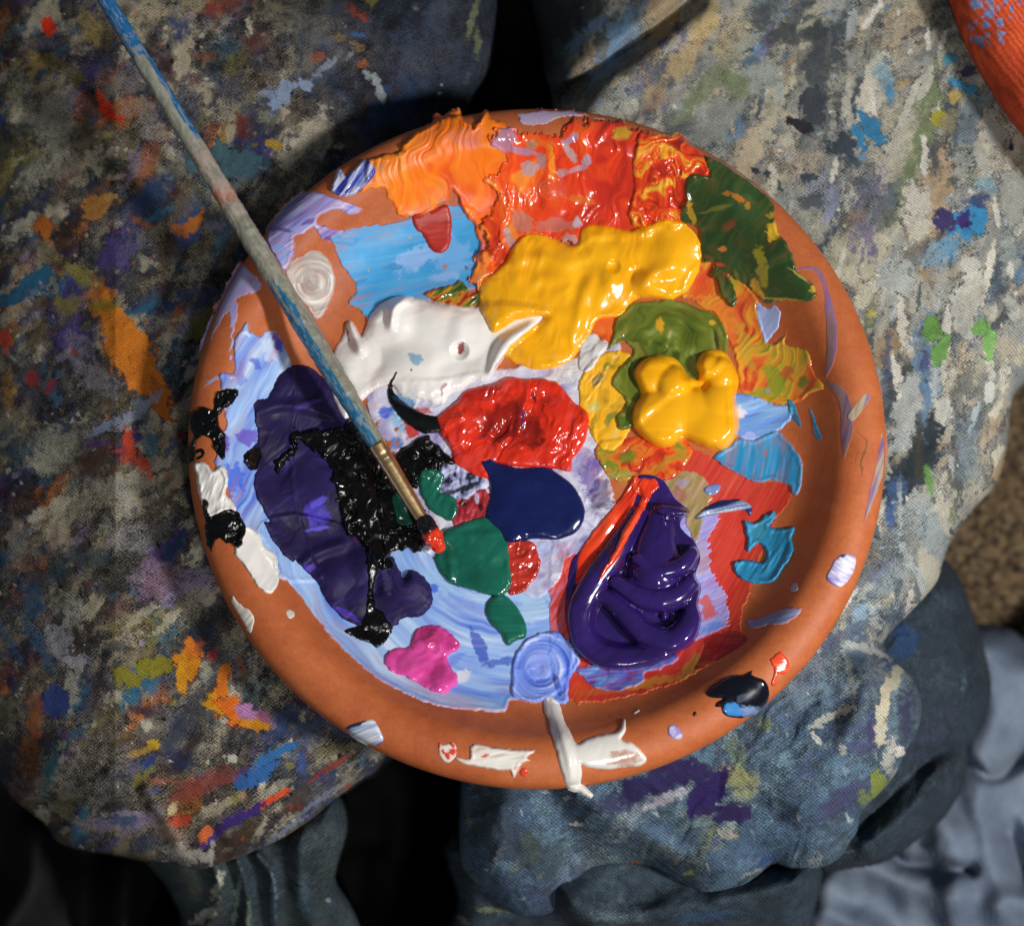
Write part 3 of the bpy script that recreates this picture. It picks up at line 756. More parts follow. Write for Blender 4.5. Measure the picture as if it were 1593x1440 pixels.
def zb(X, Y, d):
    X, Y = X + 40 * (fbm(X / 90, Y / 90, 85, 3) - .5), Y + 40 * (fbm(X / 90, Y / 90, 88, 3) - .5)
    z = -0.33 + 0.05 * (fbm(X / 150, Y / 210, 81, 2, .3) - .5)
    for p, w, h in (([(1300, 1330), (1400, 1370), (1520, 1400), (1640, 1420)], 30, 0.018), ([(1540, 1010), (1560, 1100), (1520, 1250), (1560, 1400)], 30, 0.018),
                    ([(1440, 1250), (1480, 1330), (1500, 1500)], 26, 0.018), ([(1600, 1040), (1650, 1200)], 30, 0.02), ([(1280, 1420), (1360, 1470), (1460, 1500)], 26, 0.02)):
        z = z + ridge(X, Y, p, w, h)
    for p, w, h in (([(1480, 1160), (1540, 1200), (1600, 1180)], 14, 0.022), ([(1340, 1290), (1400, 1330), (1500, 1350)], 12, 0.022), ([(1560, 1290), (1590, 1360)], 20, 0.03)):
        z = z - ridge(X, Y, p, w, h)
    return z


BS = []
X, Y, Z, d, keep = sheet(PB, 4, zb, 8, 7, 40, 0.04, 0.06)
C = base_cols(X, Y, pal('727f93', '6a778c', '7d8a9b'), 82, 80); Den = C * 0.9
cov = 0.5 + 0 * X
add_sheet(BS, X, Y, Z, keep, C, Den, cov)
bx_, by_ = at(1500, 1300, -0.38)
tag(join_sheets(BS, 'cloth', M_PLAIN, origin=(float(bx_), float(by_), -0.38)), 'crumpled pale blue cloth lying on the carpet beside the right knee', 'cloth')

# ---- black cloth added to darken the space under the knees
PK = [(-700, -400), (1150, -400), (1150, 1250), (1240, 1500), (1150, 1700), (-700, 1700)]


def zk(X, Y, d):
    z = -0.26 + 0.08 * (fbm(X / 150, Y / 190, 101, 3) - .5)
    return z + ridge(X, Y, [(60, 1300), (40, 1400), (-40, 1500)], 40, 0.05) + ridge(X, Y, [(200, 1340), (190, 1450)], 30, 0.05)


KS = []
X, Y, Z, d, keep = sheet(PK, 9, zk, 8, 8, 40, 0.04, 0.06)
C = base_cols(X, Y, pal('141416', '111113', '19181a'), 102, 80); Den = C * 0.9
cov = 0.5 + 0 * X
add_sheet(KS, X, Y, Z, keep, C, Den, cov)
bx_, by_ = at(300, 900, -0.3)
tag(join_sheets(KS, 'filler_cloth', M_PLAIN, origin=(float(bx_), float(by_), -0.3)), 'black cloth added to keep the space between and below the knees dark', 'added cloth')

# ------------------------------------------------------------------ saucer
SC = at(835, 669.5, RIMZ)
SCX, SCY = float(SC[0]), float(SC[1])
R0 = 0.1352
RS = 1.017
prof = np.array([(0, .0050), (.070, .0050), (.088, .0054), (.096, .0068), (.103, .0100), (.109, .0150), (.1135, .0205), (.1165, .0244), (.1195, .0268), (.1235, .0281), (.1275, .0278),
                 (.1312, .0262), (.1338, .0236), (.1350, .0205), (.1352, .0175), (.1350, .0130), (.1335, .0112), (.1315, .0108), (.1295, .0098), (.122, .0045), (.114, .0010), (.108, .0), (.098, .0), (.096, .0015), (.0, .0015)])


prof[:, 0] *= RS


def refine(P, n=5):
    Q = smooth_path([(a, b, 0) for a, b in P], n)[:, :2]
    return Q


def saucer():
    P = refine(prof, 4); P[:, 0] = np.clip(P[:, 0], 0, None)
    n = 256; V = []; a = np.linspace(0, 2 * math.pi, n, endpoint=False)
    for r, z in P:
        w = 1 + 0.0012 * np.sin(3 * a + .5) + 0.0006 * np.sin(7 * a)
        V.append(np.stack([SCX + r * w * np.cos(a), SCY + r * w * np.sin(a), np.full(n, z) + 0.0002 * np.sin(2 * a + 1)], 1))
    V = np.concatenate(V); m = len(P); Fc = []
    i = np.arange(n); j = (i + 1) % n
    for k in range(m - 1):
        Fc.append(np.stack([k * n + i, (k + 1) * n + i, (k + 1) * n + j, k * n + j], 1))
    o = link_mesh('saucer', V, np.concatenate(Fc), M_TERRA, origin=(SCX, SCY, 0))
    return tag(o, 'round terracotta plant saucer used as a palette, resting on the lap', 'saucer')


saucer()
SP = refine(prof[:14], 4)


def surf(x, y):
    r = np.hypot(x - SCX, y - SCY)
    z = np.interp(r, SP[:, 0], SP[:, 1])
    return z


# ------------------------------------------------------------------ paint on the saucer: a relief built layer on layer
G = 1.3
GX0, GY0 = 270, 150
gxs = np.arange(GX0, 1410, G); gys = np.arange(GY0, 1260, G)
GXX, GYY = np.meshgrid(gxs, gys)
T = np.zeros(GXX.shape)          # thickness laid so far, grid units
CC = np.tile(lin((186, 98, 54)), GXX.shape + (1,))      # colour of the paint already lying there, for wet mixing
CR = {'A': (280, 160, 3.6), 'B': (640, 160, 3.6), 'C': (1000, 160, 3.6), 'D': (280, 500, 3.6), 'E': (600, 500, 3.6), 'F': (980, 500, 3.6),
      'G': (280, 860, 3.6), 'H': (640, 860, 3.6), 'I': (1000, 860, 3.6)}


def q(k, *p):
    """x,y pairs measured on an enlarged tile -> grid units"""
    ox, oy, s = CR[k]
    return [(ox + p[i] / s, oy + p[i + 1] / s) for i in range(0, len(p), 2)]


def q3(k, *p):
    ox, oy, s = CR[k]
    return [(ox + p[i] / s, oy + p[i + 1] / s, p[i + 2] / s) for i in range(0, len(p), 3)]


_cnt = [0]


def dab(name, label, cols, poly=None, path=None, th=4.0, edge=6.0, lip=0.0, rag=1.5, ragS=9, rough=0.0, lump=0.0, lumpS=26,
        ang=0.0, ring=None, L=60.0, wd=3.0, streak=0.0, swirl=0.0, swS=40, cscale=1.0, con=1.6, grad=None, spots=(), bumps=(), ropes=(),
        mat=None, sm=1, dry=0.0, sharp=4, flatr=False, mode='streak', cw=None, rb=3, bt=2.5, mix=None, fe=None):
    global T
    _cnt[0] += 1; sd = 400 + _cnt[0] * 13
    mat = mat or M_SATIN
    pts = []
    if poly is not None: pts += [(a, b) for a, b in poly]
    if path is not None:
        for pp in path: pts += [(a - r, b - r) for a, b, r in pp] + [(a + r, b + r) for a, b, r in pp]
    pts = np.array(pts); m = 10
    i0 = max(int((pts[:, 0].min() - m - GX0) / G), 0); i1 = min(int((pts[:, 0].max() + m - GX0) / G) + 1, GXX.shape[1])
    j0 = max(int((pts[:, 1].min() - m - GY0) / G), 0); j1 = min(int((pts[:, 1].max() + m - GY0) / G) + 1, GXX.shape[0])
    X = GXX[j0:j1, i0:i1]; Y = GYY[j0:j1, i0:i1]
    wx = (fbm(X / ragS, Y / ragS, sd, 3) - .5) * rag * 2.6; wy = (fbm(X / ragS, Y / ragS, sd + 5, 3) - .5) * rag * 2.6
    d = np.full(X.shape, -1e9)
    if poly is not None:
        d = sdf_poly(X + wx, Y + wy, smooth_poly(poly, sharp))
    if path is not None:
        for pp in path:
            b, dist, r = path_field(X + wx, Y + wy, smooth_path(pp))
            d = np.maximum(d, b)
    # stroke coordinates
    sx = X + (fbm(X / swS, Y / swS, sd + 21, 2) - .5) * swirl * 2; sy = Y + (fbm(X / swS, Y / swS, sd + 22, 2) - .5) * swirl * 2
    a = math.radians(ang)
    if ring is not None:
        rr = np.hypot(sx - ring[0], sy - ring[1]); aa = np.arctan2(sy - ring[1], sx - ring[0])
        u = aa * max(np.median(rr), 8.0); v = rr
    else:
        a = math.radians(ang); u = sx * math.cos(a) - sy * math.sin(a); v = sx * math.sin(a) + sy * math.cos(a)
    s1 = fbm(u / L, v / wd, sd + 1, 3)
    s2 = fbm(u / (L * 1.4), v / (wd * 3.5), sd + 2, 2, .35)
    if dry > 0:                                              # bristle-broken edge
        d = d - dry * np.clip(noise(u / (L * .5), v / 2.6, sd + 3) - 0.35, 0, 1) * 2.2 * np.clip(1 - d / (dry * 3), 0, 1) * 3
    t = np.clip(d / edge, 0, 1)
    pr = np.sqrt(np.clip(1 - (1 - t) ** 2, 0, 1))
    msk = 0.25 + 1.5 * sst(.42, .68, fbm(X / 38, Y / 38, sd + 41, 2))
    h = th * pr
    if lip: h = h + lip * np.exp(-((d - 4) / 3.0) ** 2)
    h = h + msk * streak * .8 * (s1 - .5) * 2 * pr + streak * .9 * (s2 - .5) * 2 * pr
    if lump: h = h + lump * (fbm(X / lumpS, Y / lumpS, sd + 4, 2, .35) - .5) * 2 * pr
    if rough:
        wv = (fbm(X / 24, Y / 24, sd + 8, 2) - .5) * 40
        rg = 1 - np.abs(fbm((X + wv) / 17.0, (Y - wv) / 17.0, sd + 6, 2, .25) - .5) * 5
        h = h + .75 * rough * np.clip(rg, -.6, .9) * pr * (.4 + 1.2 * sst(.35, .65, fbm(X / 30, Y / 30, sd + 9, 2)))
    if bumps:
        bh = np.zeros(X.shape)
        for bx, by, brd, bhh in bumps:
            e = np.clip(1 - ((X - bx) ** 2 + (Y - by) ** 2) / (brd * brd), 0, 1)
            e = np.sqrt(e) if (bhh > 0 and bt < 2.4) else e ** 1.4
            if bhh > 0: bh = np.log(np.exp(bh / bt) + np.exp(bhh * e / bt) - 1) * bt
            else: bh = bh + bhh * e
        if bt < 2.4: bh = blur(bh, 2)
        h = h + bh * pr
    if ropes:
        acc = np.zeros(X.shape)
        for pp, z0 in ropes:
            b, dist, r = path_field(X, Y, smooth_path(pp, 14))
            e = np.where(b > 0, z0 + np.sqrt(np.clip(r * r - dist * dist, 0, None)), 0)
            acc = np.maximum(acc, e)
        acc = blur(blur(acc, rb), rb) if rb > 1 else blur(acc, 1) * 1.15
        h = h + acc * np.clip(d / 3, 0, 1)
    sub = T[j0:j1, i0:i1]
    base = blur(sub, sm)
    top = np.maximum(base + np.maximum(h, 0.35), sub * (1.0 if th < 3 else 0.0) + 0.3)
    top = np.where(d > 0, top, base + np.clip(d, -3, 0) * 1.2 - 0.2)
    keep = d > -2.6
    used, Fq = grid_faces(keep)
    if not used.any(): print('EMPTY', label); return None
    # colour
    n = (s1 * .45 + s2 * .55 - .5) * con * cscale + .5
    if cw is not None: n = (fbm(sx / cw, sy / cw, sd + 30, 4) - .5) * con * cscale * 1.6 + .5
    if grad is not None: n = n + (X - grad[0]) * grad[2] + (Y - grad[1]) * grad[3]
    stops = np.array([c[0] for c in cols]); rgb = np.array([hx(c[1]) for c in cols])
    C = np.stack([np.interp(n, stops, rgb[:, k]) for k in range(3)], -1)
    for (x, y, rx, ry, a_, c, k) in spots:
        ar = math.radians(a_)
        ww = min(rx, ry)
        ux = X - x + (fbm(X / 9, Y / 9, sd + 31, 3) - .5) * ww; uy = Y - y + (fbm(X / 9, Y / 9, sd + 32, 3) - .5) * ww
        uu = ux * math.cos(ar) - uy * math.sin(ar); vv = ux * math.sin(ar) + uy * math.cos(ar)
        dd = 1 - np.sqrt((uu / rx) ** 2 + (vv / ry) ** 2)
        stn = noise(uu / (rx * .7), vv / 2.2, sd + 33)
        al = (sst(0, .35, dd + .35 * (stn - .5)) * k)[..., None]
        C = C * (1 - al) + hx(c) * al
    # wet mixing: the stroke drags along some of what it crossed and thins out at its edge
    if mix is None: mix = 0.0 if mat is M_BLACK or name not in ('paint_sheet', 'paint_smear') else (.10 if mat is M_GLOSS else .26)
    if fe is None: fe = 3.5 if th < 4 and name in ('paint_sheet', 'paint_smear') else (1.2 if name == 'paint_sheet' else 0)
    if mix > 0:
        if ring is not None:
            a2 = np.arctan2(Y - ring[1], X - ring[0]); dxs, dys = -np.sin(a2), np.cos(a2)
        else:
            dxs, dys = math.cos(a) + 0 * X, -math.sin(a) + 0 * X
        for sg, of in ((1, 16), (-1, 11)):
            qx = np.clip(np.rint((X + sg * dxs * of - GX0) / G).astype(int), 0, GXX.shape[1] - 1)
            qy = np.clip(np.rint((Y + sg * dys * of - GY0) / G).astype(int), 0, GXX.shape[0] - 1)
            dragged = CC[qy, qx]
            near = np.clip(1.25 - d / 34, 0.10, 1)
            mk = (sst(.53, .72, fbm(u / (L * .7) + 5 * sg, v / (wd * .8), sd + 50 + sg, 2)) * near * mix)[..., None]
            C = C * (1 - mk) + dragged * mk
    if fe > 0:
        fa = sst(-.5, fe, d + fe * .9 * (fbm(u / 16, v / 3.0, sd + 55, 2) - .45))
        fa = np.where(d > fe * 2.2, 1, fa)[..., None]
        fa = .25 + .75 * fa
        C = C * fa + CC[j0:j1, i0:i1] * (1 - fa)
    CC[j0:j1, i0:i1] = np.where((d > 0)[..., None], C, CC[j0:j1, i0:i1])
    ux_, uy_ = X[used], Y[used]; tp = top[used] * S
    z = np.full(ux_.shape, RIMZ)
    for _ in range(14):
        x, y = at(ux_, uy_, z)
        zn = surf(x, y) + tp
        z = z * .35 + zn * .65
    x, y = at(ux_, uy_, z)
    V = np.stack([x, y, z], 1)
    T[j0:j1, i0:i1] = np.where(d > 0, np.maximum(top, sub), sub)
    org = (float(x.mean()), float(y.mean()), float(z.min()))
    o = link_mesh(name, V, Fq, mat, colors=C[used], origin=org)
    return tag(o, label, 'paint', 'dabs of paint on the saucer')


LB = [(0, '3450bc'), (.25, '6484d8'), (.5, '88ace4'), (.75, 'a4c2ec'), (1, 'dce0ee')]
# --- thin smears and sheets that lie lowest
dab('paint_smear', 'pale lilac smear brushed over the upper left rim beside the brush handle', [(0, '4a3f90'), (.3, '8080c8'), (.6, 'a2a4dc'), (1, 'c0c6ec')],
    q('A', 490, 700, 560, 605, 640, 530, 720, 496, 860, 525, 960, 565, 1020, 600, 960, 625, 880, 600, 790, 630, 770, 680, 830, 700, 990, 745, 960, 795, 870, 785, 790, 760, 745, 700, 700, 735, 640, 750, 640, 820, 610, 920, 570, 930, 500, 800, 480, 740),
    th=2.2, edge=4, streak=.7, ang=35, L=50, wd=2.5, rag=2, con=1.8, lip=.8, mat=M_SATIN,
    spots=[(530, 306, 36, 5, -22, '2e1f50', .95), (435, 357, 30, 4, -8, '54469c', .8), (480, 345, 16, 4, 25, '4038a0', .8), (438, 395, 16, 18, 0, '5a9cdc', .6), (400, 420, 5, 5, 0, '2c2860', .5), (515, 372, 12, 4, -20, '3c2c8c', .9)])
dab('paint_smear', 'thin dry lilac smear running down the left rim of the saucer', [(0, '9a80a8'), (.4, '9a98cc'), (1, 'a8b0dc')],
    q('A', 350, 895, 400, 940, 460, 1000, 450, 1050, 380, 1080, 330, 1110, 328, 1200, 300, 1340, 290, 1440, 266, 1430, 270, 1330, 272, 1180, 200, 1290, 160, 1370, 110, 1390, 150, 1250, 220, 1080, 290, 950),
    th=.8, edge=4, ang=60, L=50, wd=3, rag=2.5, con=1.2, dry=2, mat=M_MATTE)
dab('paint_smear', 'faint bluish smear low on the left rim above the black curls', [(0, '9a86a0'), (.5, '9598c4'), (1, '8aa4d8')],
    q('D', 50, 430, 90, 370, 150, 320, 220, 290, 230, 330, 150, 370, 100, 420), th=.6, edge=3, ang=35, rag=3, dry=2, mat=M_MATTE, spots=[(316, 577, 5, 7, 0, '3f9cc0', .9)])
dab('paint_smear', 'white grey thumb smudge under the brush handle, ringed with dry swirls', [(0, '8d8582'), (.4, 'a8a29e'), (.7, 'c6c2bc'), (1, 'dedbd2')],
    q('A', 595, 930, 640, 870, 690, 850, 740, 820, 810, 850, 860, 930, 865, 1040, 835, 1130, 770, 1215, 700, 1130, 640, 1060, 600, 990),
    th=1.6, edge=5, ring=(487, 440), L=50, wd=2.2, streak=.8, lip=.7, rag=1.6, con=2.0, mat=M_SATIN, spots=[(484, 436, 14, 26, 10, '948a88', .6)])
dab('paint_smear', 'flat cyan blue patch brushed on the upper left floor', [(0, '2487bd'), (.4, '3a9ad6'), (.7, '4aa3da'), (1, '86b4e6')],
    [(515, 368), (560, 352), (600, 348), (640, 338), (700, 318), (745, 330), (770, 380), (760, 440), (720, 455), (660, 470), (620, 480), (590, 500), (573, 500), (560, 485), (540, 470), (553, 455), (545, 430), (528, 408), (520, 385)],
    th=2.2, edge=3, ang=12, L=80, wd=5, streak=.4, lump=1.2, lumpS=40, rag=2.4, dry=1.0, con=1.0, mat=M_MATTE,
    spots=[(650, 400, 50, 18, 25, '8cb6ea', .85), (705, 400, 34, 34, 0, '74aee6', .7), (690, 430, 30, 9, 10, '8fb0e4', .6), (612, 415, 22, 6, 0, '2a86c0', .7), (556, 440, 22, 4, 20, '1f74a8', .6),
           (574, 421, 2.5, 2, 0, 'b8a83c', .9), (622, 434, 2.5, 2, 0, 'b8a83c', .9), (638, 370, 2.5, 2, 0, 'b8a83c', .9), (691, 416, 5, 4, 0, 'c07058', .9), (725, 417, 3, 5, 30, '5a4080', .8)])
dab('paint_sheet', 'pale blue sheet of paint streaked with cobalt up the left wall', LB,
    q('D', 300, 290, 303, 200, 305, 110, 345, 40, 375, 0, 390, 45, 445, 85, 480, 50, 540, 55, 600, 170, 625, 240, 660, 400, 640, 700, 660, 1000, 740, 1300, 800, 1440, 560, 1440, 480, 1230, 360, 1150, 290, 1010, 250, 880, 190, 790, 215, 720, 205, 640, 250, 600, 260, 560, 240, 480, 260, 400, 230, 370, 225, 285),
    th=3, edge=4, ang=62, L=70, wd=5, streak=.8, swirl=8, rag=1.6, lip=1.0, con=1.5,
    spots=[(432, 532, 8, 20, 30, '2438c0', .9), (398, 565, 8, 12, 30, '3a60d0', .8), (374, 590, 12, 10, 0, '5a78d0', .6), (385, 680, 22, 14, 0, '5a38b8', .75), (362, 745, 22, 26, 0, '2a66dc', .85), (350, 690, 10, 16, 0, '3a34b8', .85), (420, 545, 16, 20, 30, 'c6d6ee', .7)])
dab('paint_sheet', 'wide pale blue crescent of paint on the lower left floor', LB,
    [(410, 860), (433, 888), (458, 916), (486, 954), (522, 999), (558, 1032), (586, 1054), (627, 1077), (680, 1097), (737, 1104), (784, 1106), (796, 1088), (840, 1092), (880, 1060), (895, 1000), (885, 900), (870, 840), (820, 820), (700, 830), (600, 830), (480, 800), (430, 800), (400, 820)],
    th=2.6, edge=4, ring=(800, 770), L=90, wd=6.0, streak=.8, swirl=6, rag=1.6, lip=1.2, con=1.15,
    spots=[(690, 900, 60, 26, 20, '9cc4ea', .6), (830, 930, 30, 40, 0, 'a4c4e4', .8), (676, 915, 9, 7, -30, '3a66d4', .9), (745, 1005, 10, 40, 25, '3450b8', .85), (775, 1030, 30, 9, 10, '4258b8', .8), (640, 1020, 16, 8, 30, '7f7f98', .6),
           (690, 1080, 60, 6, -12, 'a6a6cc', .7), (780, 1085, 26, 14, 0, '7098e0', .7), (720, 1050, 16, 10, 30, 'd8dce8', .8), (730, 945, 40, 12, -15, '7c94dc', .5), (700, 1030, 30, 8, 30, '5a7cd8', .6), (600, 1000, 40, 8, -40, 'd0dbf0', .7)])
dab('paint_sheet', 'flat red sheet of paint across the lower right floor', [(0, 'a8261c'), (.5, 'c4342a'), (1, 'd04a38')],
    [(1040, 700), (1070, 695), (1110, 710), (1150, 735), (1190, 748), (1230, 755), (1228, 785), (1213, 800), (1195, 840), (1180, 880), (1165, 925), (1152, 960), (1150, 1000), (1100, 1030), (1080, 1050), (1000, 1078), (920, 1092), (885, 1090), (860, 1060), (855, 980), (858, 850), (900, 800), (1000, 760)],
    th=1.2, edge=3, ang=60, L=60, wd=4, streak=.4, rag=4, dry=.5, con=1.0,
    spots=[(1000, 1062, 70, 8, 10, 'c88a28', .7), (940, 1075, 50, 6, 5, 'b85a2c', .8), (1075, 1040, 26, 16, 50, 'a8842c', .7), (1050, 1070, 40, 5, 12, 'c8a034', .6), (900, 1075, 20, 16, 0, 'c84820', .8), (1130, 850, 26, 60, 10, 'd04030', .5)])
dab('paint_smear', 'thin dark crimson glaze beside the purple coils on the lower right wall', [(0, '7c1a18'), (1, '8c2018')],
    q('I', 290, 660, 340, 540, 350, 480, 440, 440, 540, 435, 595, 490, 500, 560, 390, 620), th=.5, edge=3, rag=1, mat=M_SATIN)
dab('paint_sheet', 'lilac brushed patch with frayed edges right of the purple coils', [(0, 'c8584c'), (.18, '9a88cc'), (.5, '9ca0e2'), (1, 'b4b6ea')],
    [(1025, 700), (1060, 722), (1072, 760), (1100, 790), (1122, 803), (1112, 830), (1105, 850), (1112, 890), (1128, 920), (1138, 955), (1128, 978), (1100, 992), (1060, 1000), (1020, 940), (1010, 800)],
    th=.9, edge=3, ang=25, L=40, wd=2.4, streak=.4, rag=2.5, dry=3, con=1.4, spots=[(1100, 945, 14, 22, 10, 'c8523c', .85), (1108, 975, 24, 8, 20, '5c8cdc', .85), (1090, 870, 12, 30, 0, 'b09c90', .5)])
dab('paint_smear', 'translucent olive film over the lilac patch by the purple coils', [(0, '8a7838'), (.5, 'a08a58'), (1, 'b89a80')],
    q('F', 180, 860, 230, 820, 300, 830, 380, 850, 430, 880, 455, 950, 440, 1050, 410, 1100, 380, 1240, 330, 1180, 300, 1060, 240, 980), th=1.0, edge=3, ang=60, L=30, wd=3, rag=3, lip=.5, con=1.8, mat=M_GLOSS,
    spots=[(1055, 770, 14, 12, 0, 'a8485c', .5), (1062, 750, 10, 8, 0, 'a098c8', .5)])
dab('paint_sheet', 'lilac white scraped patch in the middle with red and black flecks', [(0, '8070a4'), (.2, 'a4a0cc'), (.5, 'c4c4dc'), (1, 'dedee4')],
    [(575, 600), (660, 590), (760, 575), (900, 555), (945, 515), (965, 545), (930, 600), (925, 660), (945, 740), (960, 800), (930, 850), (880, 870), (870, 905), (835, 930), (800, 915), (740, 880), (660, 860), (640, 760), (600, 700), (580, 660)],
    th=2.2, edge=4, ang=40, L=30, wd=8, streak=1.0, swirl=26, swS=30, lump=2, lumpS=20, rag=3, con=1.5, rough=.6,
    spots=[(900, 570, 50, 26, 20, 'dcdcdc', .9), (935, 530, 20, 18, 0, 'd4d2d0', .9), (600, 640, 16, 9, 0, '2c5cd8', .9), (625, 625, 24, 12, -20, '2a7ca8', .8), (620, 655, 12, 20, 20, '8cbce0', .9), (640, 665, 16, 16, 0, 'c03428', .95),
           (615, 690, 14, 9, 30, '2c7cc8', .9), (920, 740, 18, 40, 0, '6a58a8', .75), (935, 770, 20, 30, 0, '3c2a68', .7), (845, 850, 40, 16, 0, '9aa8dc', .6), (655, 640, 20, 8, 0, 'b83c3c', .8), (730, 780, 40, 14, 0, '9c2a34', .8), (875, 860, 12, 20, 0, '9a6a78', .5), (884, 880, 6, 16, 20, '8c8048', .8)])
dab('paint_dab', 'crimson dab with black specks left of the navy puddle', [(0, '5c1420'), (.4, '8c1c26'), (1, 'b03440')],
    q('E', 370, 1010, 420, 970, 560, 940, 570, 1080, 470, 1120, 390, 1135, 360, 1080), th=2, edge=4, ang=80, L=12, wd=3, streak=1, rag=3, con=2.0, rough=1, mat=M_SATIN,
    spots=[(742, 775, 4, 10, 0, 'b8b0cc', .8), (720, 783, 8, 4, 0, '1a1014', .9), (748, 788, 6, 8, 0, '1a1014', .8)])
dab('paint_dab', 'ruffled lilac ridge with black gaps beside the navy puddle', [(0, '1a1824'), (.25, '7c80a8'), (.5, 'b0b4dc'), (1, 'c8ccec')],
    q('E', 300, 900, 310, 810, 370, 770, 450, 830, 540, 870, 560, 930, 500, 950, 460, 1000, 400, 990, 330, 960), th=3, edge=4, ang=80, L=9, wd=5, streak=1.5, rag=3, con=2.2, rough=1.4,
    spots=[(725, 758, 26, 5, 20, '101014', .95), (700, 765, 10, 5, 0, '101014', .8)])
dab('paint_dab', 'brick red dab between the green drop and the navy puddle', [(0, '8c2018'), (.5, 'b42c20'), (1, 'c84438')],
    q('E', 680, 1220, 760, 1225, 830, 1235, 862, 1330, 855, 1400, 830, 1440, 780, 1500, 720, 1530, 680, 1500), th=3, edge=4, ang=20, L=20, wd=3, streak=.8, rag=2, rough=1.2, con=1.5, mat=M_GLOSS)
dab('paint_dab', 'red dab with olive swirls above the purple coils', [(0, 'a8241c'), (.35, 'd0441e'), (.6, 'dc6a24'), (.8, 'b08a2c'), (1, '7c8428')],
    [(928, 690), (980, 680), (1040, 675), (1075, 695), (1068, 720), (1050, 742), (1020, 750), (985, 745), (955, 748), (935, 725)], th=3.5, edge=5, ang=20, L=20, wd=5, streak=1.0, swirl=14, swS=18, rag=2, con=2.0, mat=M_GLOSS,
    spots=[(975, 710, 20, 9, 10, '6c7a24', .9), (960, 738, 34, 5, 5, 'a09a50', .8)])
dab('paint_dab', 'mixed yellow and olive patch between the red heap and the small yellow heap', [(0, '5c6a1c'), (.25, 'b8901c'), (.5, 'f0b020'), (.8, 'f2b628'), (1, 'd8c070')],
    [(900, 600), (915, 565), (940, 550), (965, 545), (985, 560), (975, 600), (990, 640), (968, 690), (940, 700), (918, 672), (905, 640)], th=3.4, edge=5, ang=60, L=26, wd=4, streak=.9, swirl=10, swS=20, rag=2, con=1.6,
    spots=[(930, 590, 14, 9, 40, '6c5a30', .8), (925, 632, 10, 10, 0, 'b0c070', .6), (895, 560, 12, 10, 20, '9c9238', .7), (950, 650, 16, 6, 50, '6c7c30', .8)])
dab('paint_dab', 'orange red scrap of paint poking out below the large yellow heap', [(0, 'c04420'), (.5, 'e05a24'), (1, 'f07c30')],
    q('B', 1010, 1280, 1000, 1230, 1060, 1180, 1150, 1190, 1200, 1240, 1200, 1290, 1120, 1350, 1050, 1310), th=3, edge=4, streak=.8, ang=-30, L=20, wd=4, rag=2, con=1.4)
dab('paint_dab', 'white scraped dab poking out below the large yellow heap', [(0, 'a8a6a8'), (.4, 'd0cfd0'), (1, 'e2e0dc')],
    q('B', 940, 1400, 970, 1310, 1010, 1290, 1060, 1330, 1125, 1360, 1070, 1390, 1040, 1440, 1000, 1500, 940, 1490), th=3.4, edge=3, streak=1.2, ang=40, L=14, wd=4, rag=2, con=1.6)
# --- reds and oranges along the top
dab('paint_smear', 'greyish lilac smear along the top rim', [(0, 'a08088'), (.5, 'a898b8'), (1, 'b4b0d4')],
    q('B', 560, 60, 640, 42, 760, 35, 900, 45, 1000, 70, 1080, 90, 1000, 88, 860, 90, 760, 130, 680, 140, 620, 130, 600, 90), th=.8, edge=3, ang=8, L=60, wd=2, rag=2, dry=2, con=1.3, mat=M_MATTE, spots=[(880, 183, 26, 3, -5, 'b8b090', .6)])
OG = [(0, 'd4401a'), (.25, 'e4581a'), (.45, 'ee7014'), (.7, 'f07c16'), (1, 'f28c22')]
dab('paint_sheet', 'thick bright orange sheet of paint with finger ridges at the upper left rim', OG,
    [(555, 302), (566, 285), (568, 262), (575, 248), (600, 241), (620, 237), (638, 215), (655, 200), (674, 190), (676, 178), (690, 181), (707, 172), (719, 181), (734, 200), (745, 189), (756, 174), (766, 186), (790, 196), (800, 240), (795, 300), (790, 340), (782, 370), (770, 400), (750, 415), (744, 380), (738, 350), (726, 332), (704, 296), (693, 313), (665, 333), (640, 338), (622, 338), (616, 325), (605, 302), (588, 294)],
    th=5.0, edge=5, lip=1.6, ang=86, L=46, wd=6, streak=1.5, swirl=26, swS=50, lump=2.5, lumpS=40, rag=4, ragS=14, con=1.4, mat=M_SATIN, grad=(720, 250, -.0030, 0),
    spots=[(720, 212, 40, 12, 10, 'e07c5c', .6), (665, 215, 26, 14, 40, 'f08038', .6), (730, 222, 26, 8, 0, 'c8706c', .5), (700, 290, 5, 26, 0, 'd84a18', .6), (668, 262, 8, 12, 0, 'e05818', .8), (590, 262, 14, 7, 20, 'b88a70', .5), (676, 300, 24, 8, -30, 'e8641c', .5)],
    ropes=[(q3('B', 130, 70, 6, 190, 90, 9, 240, 75, 9, 285, 75, 5), 3), (q3('B', 190, 80, 5, 170, 180, 10, 130, 280, 6), 1), (q3('B', 340, 150, 5, 380, 110, 9, 430, 50, 8, 480, 90, 6), 2.5), (q3('B', 60, 340, 8, 80, 400, 14, 110, 400, 10, 120, 330, 6), 1), (q3('B', 230, 490, 10, 300, 580, 14, 370, 660, 12, 420, 760, 10, 500, 900, 8), 2)])
